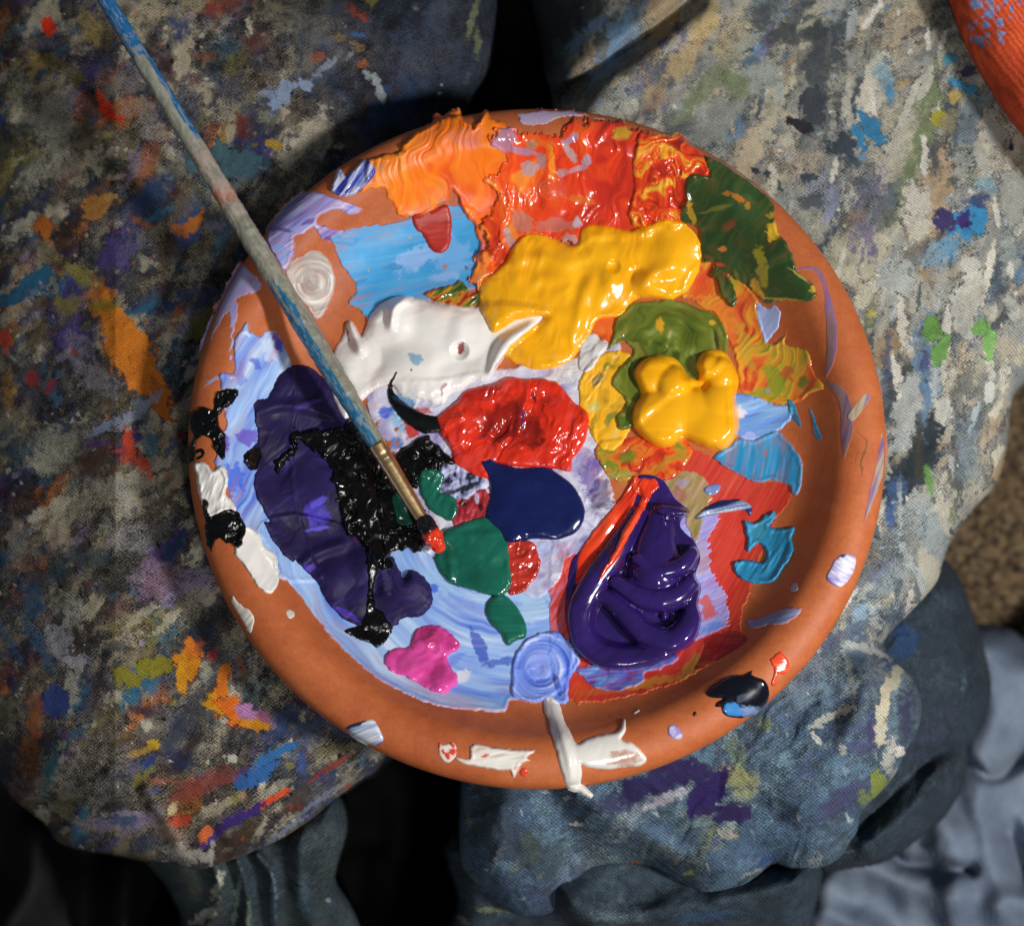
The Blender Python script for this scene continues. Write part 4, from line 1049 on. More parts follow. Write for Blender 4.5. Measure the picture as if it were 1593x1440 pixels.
dab('paint_sheet', 'thick red orange sheet of ridged paint below the top rim', [(0, 'c43020'), (.3, 'dc3c1c'), (.6, 'e4481c'), (.85, 'e8641e'), (1, 'f08a30')],
    [(768, 200), (790, 196), (812, 205), (845, 207), (868, 213), (876, 199), (890, 185), (907, 190), (918, 183), (943, 186), (973, 191), (1001, 203), (1030, 212), (1040, 250), (1050, 300), (1040, 350), (1000, 370), (940, 375), (898, 385), (882, 381), (840, 372), (815, 375), (800, 400), (785, 420), (765, 430), (752, 435), (745, 455), (734, 440), (726, 438), (738, 415), (736, 398), (755, 380), (750, 350), (762, 325), (772, 300), (752, 280), (785, 252), (762, 225)],
    th=5.0, edge=9, lip=.4, dry=3, ang=80, L=34, wd=8, streak=1.8, swirl=34, swS=40, lump=4, lumpS=36, rag=5, ragS=14, con=1.5, grad=(850, 280, -.0036, 0), mat=M_GLOSS,
    spots=[(785, 215, 22, 22, 20, '9c80a0', .8), (775, 232, 18, 6, -40, 'b098c4', .85), (795, 190, 16, 10, 0, 'a8a8b0', .85), (812, 235, 30, 6, -10, '9888a8', .8), (828, 225, 12, 10, 0, '8c8468', .7),
           (825, 262, 16, 12, 30, 'b09ca0', .85), (842, 250, 8, 14, 20, '8c8890', .7), (890, 215, 14, 6, 40, '9890b8', .8), (885, 235, 6, 26, 30, 'b0a8ac', .75), (912, 250, 8, 8, 0, 'b4a0b8', .85), (900, 262, 18, 5, 20, 'b0a0b0', .7), (875, 268, 10, 8, 20, 'a89498', .7),
           (815, 345, 22, 18, -30, 'c08070', .75), (865, 350, 34, 12, 0, 'c47468', .8), (885, 372, 16, 8, 0, 'b89898', .85), (898, 345, 8, 10, 0, 'b8b0bc', .9), (795, 375, 8, 26, 30, 'a89098', .75), (790, 360, 6, 6, 0, 'c0b0a8', .85),
           (968, 207, 18, 10, 0, 'c89830', .9), (858, 250, 6, 40, 5, 'ec8c2c', .85), (905, 312, 26, 8, -10, 'd87830', .6), (858, 290, 30, 18, 0, 'c86048', .35), (765, 355, 10, 30, 25, 'c82c1c', .85), (775, 390, 16, 30, 20, 'b8281c', .85), (750, 380, 5, 7, 0, 'c8b428', .8)],
    ropes=[(q3('B', 430, 780, 6, 400, 660, 9, 330, 560, 8), 1.5), (q3('B', 450, 640, 8, 520, 760, 10, 540, 860, 6), 1.5), (q3('B', 470, 290, 7, 480, 420, 9, 470, 540, 8), 2), (q3('B', 800, 220, 7, 780, 330, 9, 760, 420, 7, 780, 520, 5), 3), (q3('B', 1200, 230, 8, 1210, 360, 11, 1170, 480, 9), 3),
           (q3('B', 1060, 170, 9, 1120, 120, 11, 1030, 230, 7), 3), (q3('B', 730, 720, 6, 830, 715, 8, 930, 730, 7), 1.5)])
dab('paint_dab', 'glossy red and yellow marbled swirl of paint at the upper right beside the dark green', [(0, 'a82a18'), (.35, 'd83a1c'), (.6, 'e4501e'), (.8, 'e8982c'), (1, 'ecb83c')],
    [(1000, 203), (1037, 211), (1053, 207), (1075, 225), (1094, 242), (1104, 262), (1100, 275), (1080, 285), (1072, 300), (1076, 315), (1062, 335), (1055, 355), (1030, 350), (1010, 345), (1000, 352), (985, 350), (978, 330), (985, 300), (985, 260), (990, 225)],
    th=6, edge=6, lip=.8, ring=(1045, 275), L=26, wd=5, streak=2.4, swirl=26, swS=26, rag=2, con=2.2, mat=M_GLOSS,
    ropes=[(q3('C', 20, 620, 10, 90, 590, 14, 90, 540, 8), 3), (q3('C', 60, 250, 6, 120, 310, 10, 190, 280, 9, 260, 290, 6), 2), (q3('B', 1250, 590, 8, 1290, 620, 12, 1300, 670, 8), 3)])
dab('paint_dab', 'dull red tongue of paint hanging over the cyan patch', [(0, '98221a'), (.5, 'a82a20'), (1, 'bc3428')],
    q('B', 5, 640, 60, 620, 130, 600, 185, 570, 215, 600, 225, 660, 218, 780, 200, 825, 160, 843, 115, 825, 85, 780, 60, 730, 30, 715), th=5, edge=7, streak=.5, lump=1, rag=1.4, con=1.0)
dab('paint_dab', 'small leaf of navy, white and cobalt paint on the upper left rim', [(0, '241c50'), (.3, '2c38a8'), (.5, '8894cc'), (.7, 'd8d8e2'), (1, '5a74cc')],
    q('A', 850, 500, 860, 430, 892, 368, 930, 412, 980, 365, 1030, 318, 1080, 350, 1092, 400, 1045, 455, 980, 510, 920, 522), th=5, edge=4, lip=2, ang=55, L=40, wd=4, streak=2, rag=1.2, con=2.2, mat=M_GLOSS)
# --- greens on the right
dab('paint_sheet', 'yellow, orange and olive translucent paint with spiky edges on the right wall', [(0, 'b83c20'), (.25, 'd8682c'), (.5, 'dc942c'), (.7, 'c8a030'), (.85, '94942c'), (1, '6c7c24')],
    q('C', 210, 1080, 240, 960, 330, 880, 440, 900, 520, 960, 600, 1040, 650, 1110, 640, 1150, 690, 1320, 720, 1350, 790, 1310, 815, 1270, 800, 1350, 920, 1390, 950, 1500, 1020, 1600, 960, 1620, 820, 1690, 640, 1660, 540, 1600, 520, 1440, 460, 1300, 400, 1180, 330, 1150, 270, 1100),
    th=2.6, edge=4, lip=1.3, ang=70, L=50, wd=6, streak=1.0, swirl=20, swS=40, rag=2, con=2.0, mat=M_GLOSS,
    spots=[(1095, 440, 30, 30, 0, 'd84a28', .7), (1160, 540, 10, 50, 15, 'b8a034', .6), (1205, 590, 16, 34, 20, '86962c', .85), (1160, 600, 16, 12, 0, 'c84028', .9), (1185, 612, 24, 9, 0, '8a9c30', .85), (1250, 595, 12, 12, 0, '4c7424', .85), (1195, 608, 4, 4, 0, '7ca8c8', .9), (1218, 545, 14, 14, 0, 'd0a83c', .7), (1225, 580, 12, 14, 0, 'bc5c30', .8), (1255, 610, 12, 4, 20, '5a8c40', .6)])
dab('paint_dab', 'pale grey blue chip of paint under the dark green on the right wall', [(0, '8494c4'), (.5, '98a8d4'), (1, 'a8b4dc')],
    q('C', 635, 1120, 690, 1150, 740, 1130, 770, 1170, 765, 1240, 735, 1290, 690, 1340, 655, 1260), th=2.2, edge=3, ang=60, streak=.5, rag=2, con=1.2)
dab('paint_sheet', 'glossy dark green slab of paint at the upper right rim', [(0, '1f3018'), (.35, '2a431f'), (.65, '34502a'), (.9, '4a6830'), (1, '8a8a28')],
    q('C', 350, 298, 410, 318, 480, 360, 600, 440, 700, 520, 735, 565, 735, 640, 765, 740, 790, 765, 820, 820, 850, 890, 865, 940, 940, 1000, 975, 1065, 940, 1110, 860, 1115, 780, 1105, 700, 1130, 650, 1085, 600, 1040, 540, 1000, 490, 970, 525, 1080, 510, 1145, 460, 1110, 430, 1060, 410, 990, 370, 970, 395, 900, 330, 880, 310, 700, 210, 665, 235, 560, 240, 500, 240, 440, 290, 395, 375, 410),
    th=6, edge=5, lip=1.4, ang=50, L=50, wd=9, streak=.9, swirl=30, swS=46, lump=4, lumpS=40, rag=1.8, con=1.2, mat=M_GLOSS,
    spots=[(1148, 308, 16, 8, -35, 'b87028', .9), (1130, 301, 8, 4, 0, 'b07028', .8), (1163, 320, 5, 8, 0, 'b88030', .8), (1204, 360, 12, 16, 10, 'd0a828', .95), (1200, 335, 10, 6, 0, 'a8982c', .6), (1135, 350, 14, 8, 30, '7c4420', .8), (1124, 387, 9, 5, 10, 'c07838', .95), (1118, 411, 12, 3, -10, 'c83820', .9),
           (1185, 415, 10, 40, 12, 'a8a028', .75), (1178, 450, 8, 26, 20, 'd0a028', .75), (1265, 450, 8, 6, 20, 'c8b040', .85), (1115, 325, 30, 4, 15, '78782c', .7), (1075, 330, 6, 26, 15, 'b8982c', .8), (1220, 466, 40, 3, -5, 'a89c30', .7), (1130, 428, 5, 5, 0, 'a83820', .6), (1245, 430, 24, 2.5, -35, 'a8a850', .8)])
dab('paint_sheet', 'olive green swirled paint between the two yellow heaps', [(0, '3a4a18'), (.35, '56661e'), (.65, '6c7a2c'), (.9, '8c9450'), (1, 'b8b070')],
    [(955, 505), (965, 487), (985, 472), (1010, 468), (1040, 466), (1065, 470), (1090, 480), (1115, 492), (1130, 515), (1132, 545), (1120, 575), (1095, 590), (1060, 605), (1015, 640), (990, 662), (965, 668), (958, 650), (975, 625), (958, 606), (950, 595), (965, 570), (985, 548), (968, 530), (945, 545), (955, 520)],
    th=5, edge=6, lip=1, ring=(1040, 540), L=50, wd=6, streak=1.4, swirl=16, swS=36, lump=1.6, rag=1.6, con=1.6, mat=M_GLOSS,
    spots=[(1027, 506, 7, 14, 5, 'd8a020', .95), (1109, 503, 6, 5, 0, 'c8a028', .9), (1115, 530, 4, 22, 10, '242c14', .8), (960, 640, 16, 8, 20, 'a89c48', .6)])
dab('paint_dab', 'small olive and amber fold of paint between the white heap and the red tongue', [(0, '38481c'), (.4, '6c7828'), (.6, 'c88828'), (.8, 'b03820'), (1, '8c241c')],
    q('B', 70, 1075, 130, 1040, 230, 1020, 270, 990, 330, 1060, 390, 1060, 385, 1100, 320, 1150, 250, 1140, 140, 1110), th=5, edge=5, lip=1.5, ang=45, L=20, wd=5, streak=1.5, rag=2, con=2.6, mat=M_GLOSS)
# --- blues on the right
dab('paint_dab', 'light blue dab of paint below the olive film on the right', [(0, '5c84d8'), (.4, '74a4e0'), (.75, '94bcec'), (1, 'b8cdf0')],
    q('F', 560, 420, 680, 415, 800, 465, 900, 470, 908, 540, 860, 590, 780, 640, 700, 665, 650, 672, 610, 640, 560, 620), th=3.4, edge=4, lip=.8, ang=15, L=40, wd=5, streak=1, rag=2, con=1.4,
    spots=[(1150, 642, 12, 10, 0, 'd8d4e4', .9), (1165, 678, 14, 8, 0, 'a8b4ec', .8), (1200, 655, 24, 6, 20, '6a8ce0', .6)])
dab('paint_sheet', 'cyan blue slab of paint on the right wall', [(0, '1f78a8'), (.4, '2a88bc'), (.8, '3494c8'), (1, '5aa8d8')],
    q('F', 465, 765, 520, 715, 560, 690, 600, 650, 700, 660, 820, 612, 870, 650, 910, 700, 960, 770, 967, 880, 940, 965, 905, 960, 890, 915, 800, 890, 720, 905, 640, 875, 560, 830),
    th=3.4, edge=3, lip=1.4, ang=80, L=60, wd=7, streak=1.0, rag=1.6, con=1.1, mat=M_SATIN, spots=[(1191, 705, 3, 8, 0, 'b06048', .8), (1180, 745, 20, 3, -20, '4a84b0', .6)])
dab('paint_dab', 'ragged cyan blue dab low on the right wall above the blue streak', [(0, '1c7098'), (.4, '2884b0'), (.8, '3494c4'), (1, '58a4cc')],
    q('F', 640, 1110, 700, 1125, 760, 1080, 800, 1058, 822, 1090, 800, 1120, 780, 1150, 850, 1160, 925, 1145, 905, 1210, 912, 1290, 870, 1360, 830, 1430, 780, 1465, 690, 1465, 600, 1420, 580, 1350, 640, 1330, 740, 1350, 760, 1290, 720, 1240, 660, 1290, 650, 1200),
    th=5, edge=4, lip=1.8, ang=60, L=40, wd=5, streak=1.6, rag=2, con=1.4, mat=M_SATIN, spots=[(1180, 825, 14, 26, 0, '3a8498', .6)])
dab('paint_dab', 'navy and white tapering stroke of paint on the red sheet', [(0, '14183c'), (.4, '28306c'), (.6, '6078a8'), (.8, 'c0ccdc'), (1, '4a6c9c')],
    None, path=[q3('F', 370, 1100, 8, 440, 1060, 26, 520, 1035, 34, 610, 1025, 28, 665, 1050, 18, 672, 1085, 5)], th=4, edge=6, ang=12, L=60, wd=3, streak=1.2, rag=1, con=2.4, lip=.8, mat=M_GLOSS)
dab('paint_dab', 'tiny slate blue drop on the red sheet beside the olive film', [(0, '4858a0'), (1, '8498c8')], q('F', 415, 935, 460, 910, 505, 920, 490, 960, 440, 970), th=2.5, edge=3, rag=1, mat=M_GLOSS)
# --- whites and black on the left rim
dab('paint_dab', 'white dab of paint on the left rim between the two black curls', [(0, 'c4c2c6'), (.4, 'e0ddda'), (1, 'ecebe6')],
    q('D', 78, 790, 150, 795, 175, 835, 240, 808, 272, 870, 255, 960, 300, 1010, 315, 1065, 260, 1060, 200, 1085, 165, 1105, 130, 1050, 105, 960, 90, 870), th=6, edge=5, lip=1.4, ang=70, L=24, wd=6, streak=2, rag=1.8, con=1.2, mat=M_GLOSS)
dab('paint_dab', 'long white slab of paint on the lower left wall', [(0, 'c8c4c6'), (.4, 'dcd9d6'), (1, 'eae7e2')],
    q('D', 360, 1145, 440, 1190, 470, 1250, 540, 1310, 552, 1420, 545, 1480, 520, 1515, 480, 1520, 430, 1480, 390, 1410, 335, 1340, 305, 1280), th=5, edge=4, lip=1.2, ang=60, L=30, wd=6, streak=1.2, rag=1.5, con=1.0, mat=M_SATIN)
dab('paint_fleck', 'narrow white chip of paint on the lower left rim edge', [(0, 'c4bcb4'), (1, 'dcd6cc')], q('G', 293, 238, 340, 290, 412, 350, 400, 445, 378, 430, 345, 370, 300, 290), th=2, edge=3, streak=.5, ang=50, rag=1.5)
dab('paint_fleck', 'small round white drop inside the lower left wall', [(0, 'c4b8b0'), (1, 'dcd4cc')], q('G', 592, 330, 615, 315, 640, 330, 640, 355, 615, 370, 598, 352), th=2, edge=4, rag=.8)
dab('paint_fleck', 'tiny white scratch of paint near the round white drop', [(0, 'd0b8a8'), (1, 'dcc8b8')], None, path=[q3('G', 570, 215, 5, 612, 235, 6)], th=1, edge=2, rag=.8)
dab('paint_curl', 'upper glossy black curl of paint on the left rim', [(0, '020202'), (1, '070707')],
    q('D', 200, 410, 250, 380, 300, 378, 330, 395, 290, 460, 240, 490, 215, 550, 235, 620, 255, 650, 245, 770, 200, 735, 170, 655, 110, 650, 85, 700, 78, 775, 40, 790, 45, 700, 80, 645, 50, 590, 48, 520, 90, 490, 130, 475, 185, 490),
    th=5, edge=4, streak=2, ang=50, L=10, wd=4, rag=2.2, rough=2.2, mat=M_BLACK)
dab('paint_curl', 'small black squiggle of paint under the upper black curl', [(0, '020202'), (1, '070707')], None, path=[q3('D', 85, 735, 9, 120, 720, 10, 130, 745, 9, 100, 765, 7)], th=3, edge=3, rag=1, mat=M_BLACK)
dab('paint_curl', 'lower glossy black curl of paint on the left rim, touching the white dab', [(0, '020202'), (1, '070707')],
    q('D', 125, 1010, 155, 1005, 158, 1090, 210, 1080, 260, 1050, 320, 1065, 362, 1130, 366, 1190, 330, 1268, 300, 1250, 260, 1240, 215, 1210, 190, 1235, 175, 1290, 150, 1225, 140, 1120),
    th=6, edge=4, ring=(352, 815), L=20, wd=3, streak=2.4, rag=2.2, rough=2.2, mat=M_BLACK)
# --- purple and black mass
DP = [(0, '140e2a'), (.4, '1f173e'), (.75, '2a2154'), (1, '3e337e')]
dab('paint_heap', 'big matt dark purple heap of paint filling the left floor', DP,
    q('D', 415, 450, 490, 430, 540, 330, 600, 265, 680, 246, 750, 270, 830, 350, 900, 500, 980, 580, 1060, 760, 1100, 900, 1130, 1100, 1150, 1290, 1200, 1330, 1250, 1440) + q('G', 1290, 90, 1370, 140, 1408, 210, 1400, 300, 1330, 358, 1250, 360, 1200, 410, 1120, 430, 980, 400, 900, 350, 830, 280, 790, 200, 745, 145, 700, 100, 640, 40) + q('D', 620, 1340, 540, 1250, 470, 1130, 500, 1112, 440, 1000, 410, 900, 430, 830, 385, 822, 357, 770, 400, 710, 440, 660, 420, 560),
    mix=0, fe=0, th=8, edge=16, lump=5, lumpS=60, ang=35, L=60, wd=8, streak=.9, swirl=20, rag=2, con=1.0, mat=M_DULL,
    bumps=[(465, 610, 60, 9), (490, 770, 66, 12), (440, 690, 40, 7), (520, 900, 34, 8), (565, 880, 30, 8), (560, 935, 26, 7), (628, 905, 44, 12), (600, 870, 26, 7), (580, 860, 14, -4), (585, 920, 12, -4)],
    spots=[(493, 800, 22, 24, 0, '4438b0', .8), (497, 780, 16, 6, 30, '5a50cc', .8), (495, 822, 22, 4, 10, '5a50d0', .8), (480, 628, 26, 5, 20, '4a3c90', .6), (480, 885, 12, 9, 0, '4a34a8', .8), (540, 955, 26, 6, -30, '4a34a0', .8), (560, 838, 26, 5, 20, '3c2050', .7), (600, 900, 8, 30, 15, '55507c', .45), (455, 700, 40, 6, 70, '3a3070', .5)],
    ropes=[(q3('D', 420, 520, 14, 560, 470, 26, 700, 480, 30, 850, 530, 20), 2), (q3('D', 640, 1400, 20, 760, 1300, 30, 900, 1250, 30), 1)])
dab('paint_heap', 'rough glossy black mass of paint beneath the brush ferrule', [(0, '020202'), (1, '080808')],
    q('D', 560, 840, 552, 770, 600, 720, 640, 640, 660, 600, 740, 612, 900, 600, 980, 560, 1090, 640, 1150, 760, 1250, 900, 1350, 1050, 1390, 1140, 1400, 1230, 1340, 1280, 1200, 1285, 1165, 1400, 1090, 1360, 1050, 1290, 960, 1180, 900, 1090, 880, 980, 850, 880, 820, 780, 700, 690, 655, 680, 650, 740, 600, 810),
    th=6, edge=7, lump=5, lumpS=34, rough=4, rag=9, ragS=12, mat=M_BLACK)
dab('paint_dab', 'rough black clump of paint right of the brush ferrule', [(0, '020202'), (1, '080808')],
    q('E', 60, 740, 130, 690, 230, 640, 285, 690, 350, 740, 390, 790, 310, 800, 300, 870, 200, 850, 170, 940, 90, 860), th=7, edge=5, rough=4, lump=2, lumpS=14, rag=3, mat=M_BLACK)
dab('paint_dab', 'small matt black dab at the left edge of the purple heap', [(0, '020202'), (1, '080808')], q('D', 360, 750, 400, 715, 445, 710, 450, 780, 420, 832, 385, 820), th=3, edge=4, rag=2, rough=1, sm=3, mat=M_BLACK)
dab('paint_dab', 'black trail of paint running down between the lower purple lobes', [(0, '020202'), (1, '080808')],
    q('G', 920, 428, 1000, 400, 1040, 330, 1050, 200, 1045, 80, 1060, -60, 1150, -40, 1120, 60, 1080, 200, 1095, 290, 1150, 350, 1185, 420, 1140, 515, 1050, 505, 970, 460), th=3, edge=5, rough=3, rag=3, sm=3, mat=M_BLACK)
# --- teal greens
TG = [(0, '0e5042'), (.5, '145f4e'), (1, '1c6c5a')]
dab('paint_dab', 'teal green scrap of paint left of the brush ferrule tip', TG, q('E', 35, 1000, 60, 950, 110, 960, 130, 1080, 152, 1130, 100, 1148, 60, 1110), th=4, edge=5, sm=3, mat=M_GLOSS, rag=1.5)
dab('paint_dab', 'folded teal green dab between the brush ferrule and the navy puddle', TG, q('E', 195, 845, 260, 830, 320, 850, 322, 900, 300, 955, 350, 965, 395, 1005, 402, 1050, 370, 1115, 310, 1090, 250, 1060, 225, 1010, 190, 950), th=6, edge=6, streak=1.4, lump=2, ang=60, L=30, wd=7, rag=1.6, sm=3, mat=M_GLOSS)
dab('paint_heap', 'broad teal green pool of paint at the brush tip', TG, q('E', 320, 1170, 430, 1130, 560, 1092, 640, 1150, 680, 1240, 690, 1330, 702, 1440) + q('H', 552, 190, 500, 250, 440, 236, 330, 205, 200, 160, 135, 60, 115, 10) + q('E', 270, 1320, 300, 1240),
    mix=0, fe=0, th=8, edge=9, lump=4, lumpS=36, ang=50, L=40, wd=14, streak=.5, rag=1.2, con=1.2, sm=3, mat=M_GLOSS, ropes=[(q3('E', 350, 1300, 12, 370, 1400, 14, 360, 1460, 10), 2)])
dab('paint_dab', 'small glossy teal green drop on the pale blue floor', TG, q('H', 450, 245, 530, 240, 590, 300, 640, 395, 642, 470, 590, 490, 545, 518, 520, 500, 500, 450, 440, 390, 412, 310), th=8, edge=11, lump=1, rag=.8, sm=3, mat=M_GLOSS)
# --- blue swirl, pink
dab('paint_dab', 'round blue fingertip swirl at the bottom of the pale blue crescent', [(0, '3a58c4'), (.4, '6c8ae0'), (.7, '8aa2ec'), (1, 'c0cef0')],
    q('H', 568, 620, 590, 550, 650, 480, 740, 440, 840, 450, 900, 520, 945, 605, 885, 700, 875, 830, 800, 835, 750, 815, 690, 835, 570, 800, 562, 700), th=4.0, edge=5, lip=1.4, ring=(840, 1040), L=70, wd=3.2, streak=2.0, rag=1.6, con=1.7,
    spots=[(842, 1036, 20, 26, 20, '8498e4', .85), (868, 1065, 6, 26, 15, '2c48b0', .75), (820, 1000, 26, 4, 25, 'd0d8ec', .5), (865, 985, 22, 6, -30, '3c60c8', .6)])
dab('paint_heap', 'bright pink lump of paint on the pale blue crescent', [(0, 'a02c68'), (.4, 'cc4090'), (.7, 'd850a0'), (1, 'e874b4')],
    [(597, 1032), (603, 1016), (618, 1006), (638, 1004), (642, 986), (655, 975), (678, 973), (698, 981), (714, 998), (714, 1010), (697, 1020), (700, 1036), (712, 1050), (705, 1070), (688, 1078), (664, 1071), (632, 1052), (612, 1046)],
    th=7, edge=9, lump=3, lumpS=20, streak=.8, ang=30, L=20, wd=6, rag=2, con=1.2, mat=M_GLOSS, sm=2, bumps=[(670, 1000, 26, 6), (640, 1035, 26, 6), (690, 1055, 24, 6), (675, 1008, 10, -5)], spots=[(672, 990, 24, 14, 0, 'a02c5c', .6)])
dab('paint_smear', 'lilac and blue rough patch under the purple coils at the bottom', [(0, '4a3478'), (.3, '5a58b0'), (.6, '4c80cc'), (1, '7ca8dc')],
    q('H', 930, 640, 1100, 600, 1300, 580, 1440, 570) + q('I', 195, 575, 190, 610, 120, 640, 30, 670, 0, 680) + q('H', 1300, 720, 1180, 770, 1060, 760, 990, 730, 950, 690), th=2.6, edge=4, ang=10, L=20, wd=4, streak=1.2, rag=3, con=1.9, rough=.8)
# --- big fresh heaps
WH = [(0, 'd8d5d0'), (.35, 'e6e3de'), (1, 'efedea')]
dab('paint_heap', 'large glossy white heap of paint with peaks left of the yellow heap', WH,
    [(513, 585), (515, 560), (522, 540), (532, 525), (542, 500), (550, 503), (562, 522), (570, 510), (576, 490), (595, 470), (625, 460), (660, 466), (700, 474), (740, 478), (755, 472), (790, 470), (850, 480), (850, 492), (826, 516), (800, 536), (788, 552), (770, 575), (755, 590), (735, 593), (720, 605), (700, 612), (688, 628), (655, 622), (625, 615), (612, 600), (595, 600), (575, 612), (550, 640), (535, 650), (520, 620)],
    mix=.12, fe=0, th=9, edge=14, lump=5, lumpS=44, ang=20, L=70, wd=16, streak=.35, rag=1.2, con=1.0, mat=M_GLOSS, sm=2,
    bumps=[(615, 500, 46, 14), (670, 500, 44, 12), (720, 520, 44, 10), (650, 560, 60, 10), (560, 560, 36, 9), (600, 590, 26, 5), (700, 590, 30, 5), (715, 545, 16, -12), (640, 490, 50, 6)],
    ropes=[(q3('A', 960, 1230, 14, 980, 1290, 26, 1010, 1380, 30), 6), (q3('E', 600, 280, 30, 680, 130, 46, 820, 20, 18), 8), (q3('A', 1180, 1260, 12, 1200, 1150, 20, 1260, 1100, 16), 12)],
    spots=[(717, 542, 7, 12, -20, '8c3030', .95), (648, 560, 12, 9, 20, '6aa4c8', .8), (640, 552, 8, 5, 0, '4a90bc', .6), (541, 520, 1.6, 14, 10, '1c2030', .9), (690, 605, 6, 12, -20, 'a87868', .8), (640, 575, 2, 2, 0, '101010', 1)])
dab('paint_curl', 'thin black hook of paint curving under the white heap', [(0, '050505'), (1, '121416')], None,
    path=[q3('E', 62, 285, 4, 30, 350, 9, 30, 410, 22, 70, 470, 34, 140, 530, 46, 230, 575, 52, 330, 570, 40, 400, 545, 28, 435, 520, 12)], th=5, edge=9, streak=1.2, ang=-20, L=40, wd=4, rag=1, sm=3, mat=M_BLACK, spots=[(625, 625, 20, 4, -30, '1c3c5c', .6)])
dab('paint_heap', 'glossy scarlet heap of paint in the middle with a crimson hollow', [(0, 'b4200e'), (.35, 'd02a14'), (.7, 'dc3016'), (1, 'e43c1c')],
    q('E', 288, 535, 340, 490, 400, 440, 440, 390, 520, 365, 600, 345, 680, 310, 780, 320, 860, 315, 950, 340, 1010, 390, 1050, 450, 1110, 490, 1137, 530, 1125, 640, 1090, 720, 1045, 770, 1032, 838, 940, 825, 850, 818, 720, 812, 620, 790, 560, 790, 578, 875, 480, 850, 390, 790, 360, 700, 310, 640, 300, 590),
    mix=.04, fe=0, th=9, edge=11, lump=4, lumpS=26, ang=58, L=34, wd=7, streak=2.2, swirl=18, swS=30, rag=1, con=1.0, mat=M_GLOSS, sm=2,
    bumps=[(868, 660, 48, 10), (800, 610, 40, 6), (730, 640, 36, 4), (780, 665, 60, -6), (828, 680, 22, -5), (830, 615, 14, -7), (805, 625, 20, 4)],
    ropes=[(q3('E', 820, 390, 18, 770, 480, 26, 740, 600, 18), 3), (q3('E', 560, 520, 14, 620, 560, 20, 560, 640, 14), 2), (q3('E', 640, 660, 14, 720, 640, 18, 760, 700, 14), 2)],
    spots=[(785, 655, 52, 36, 25, '7c1410', .75), (825, 675, 20, 24, 0, '6a120e', .7), (755, 610, 34, 12, 25, 'a01c10', .6), (813, 650, 3, 18, -5, '3c1c60', .85), (830, 618, 5, 9, 20, '400c10', .8), (750, 680, 10, 5, 30, '501840', .5)])
dab('paint_heap', 'smooth glossy navy blue puddle of paint in the middle', [(0, '0c1646'), (.5, '0f1a50'), (1, '14215c')],
    q('E', 535, 792, 560, 778, 590, 768, 640, 800, 760, 825, 880, 815, 960, 850, 1050, 920, 1105, 1020, 1112, 1100, 1065, 1180, 960, 1220, 820, 1215, 690, 1238, 640, 1170, 560, 1085, 582, 980, 575, 870),
    th=11, edge=34, rag=.4, con=.6, mix=0, fe=0, mat=M_GLOSS, sm=5, streak=0)
YE = [(0, 'e89c08'), (.4, 'f2aa0c'), (.8, 'f6b414'), (1, 'f8bc28')]
dab('paint_heap', 'large glossy yellow heap of paint spread across the upper middle', YE,
    [(812, 369), (834, 363), (860, 372), (879, 380), (898, 380), (903, 360), (915, 351), (940, 351), (973, 358), (1000, 353), (1028, 343), (1055, 345), (1078, 360), (1090, 385), (1087, 420), (1070, 450), (1045, 465), (1010, 462), (984, 468), (965, 490), (930, 497), (918, 518), (900, 545), (885, 562), (850, 574), (828, 574), (790, 558), (787, 548), (800, 533), (818, 517), (845, 493), (807, 497), (787, 508), (768, 518), (757, 499), (747, 479), (746, 455), (752, 437), (762, 429), (784, 410), (796, 388)],
    mix=.06, fe=0, th=12, edge=18, lump=6, lumpS=40, ang=70, L=60, wd=14, streak=.9, swirl=16, rb=5, rag=1.0, con=1.0, mat=M_GLOSS, sm=3,
    bumps=[(1040, 400, 50, 14), (985, 385, 50, 9), (930, 385, 36, 8), (935, 440, 44, 9), (850, 430, 60, 7), (870, 500, 42, 5), (790, 470, 36, 4), (990, 430, 18, -6), (955, 415, 12, -5), (1010, 440, 30, 8)],
    ropes=[(q3('B', 560, 900, 16, 700, 860, 22, 860, 900, 20, 980, 860, 16), 2), (q3('B', 1010, 980, 20, 960, 1080, 26, 940, 1200, 20, 900, 1330, 14), 3), (q3('B', 620, 1120, 14, 700, 1000, 20, 800, 990, 14), 1.5), (q3('C', 0, 1010, 18, 60, 960, 24, 150, 930, 18), 2)],
    spots=[(800, 550, 20, 9, 20, 'b08828', .4)])
dab('paint_heap', 'small rounded glossy yellow heap of blobs on the right', YE,
    q('F', 20, 290, 60, 225, 120, 195, 180, 190, 250, 205, 295, 255, 320, 300, 375, 325, 385, 290, 372, 240, 395, 185, 440, 158, 510, 162, 565, 215, 600, 290, 608, 340, 590, 430, 612, 560, 590, 650, 530, 715, 450, 715, 380, 690, 300, 655, 230, 695, 160, 700, 90, 665, 30, 605, 12, 530, 30, 460, 60, 400),
    mix=0, fe=0, th=12, edge=14, rag=.3, con=.7, mat=M_GLOSS, sm=4, bt=2.3,
    bumps=[(1014, 580, 31, 17), (1048, 597, 28, 26), (1100, 572, 22, 20), (1122, 582, 26, 23), (1121, 625, 34, 25), (1112, 662, 42, 25), (1052, 632, 38, 22), (1030, 652, 48, 21), (1002, 650, 22, 14), (1084, 640, 36, 21), (1082, 668, 26, 16)])
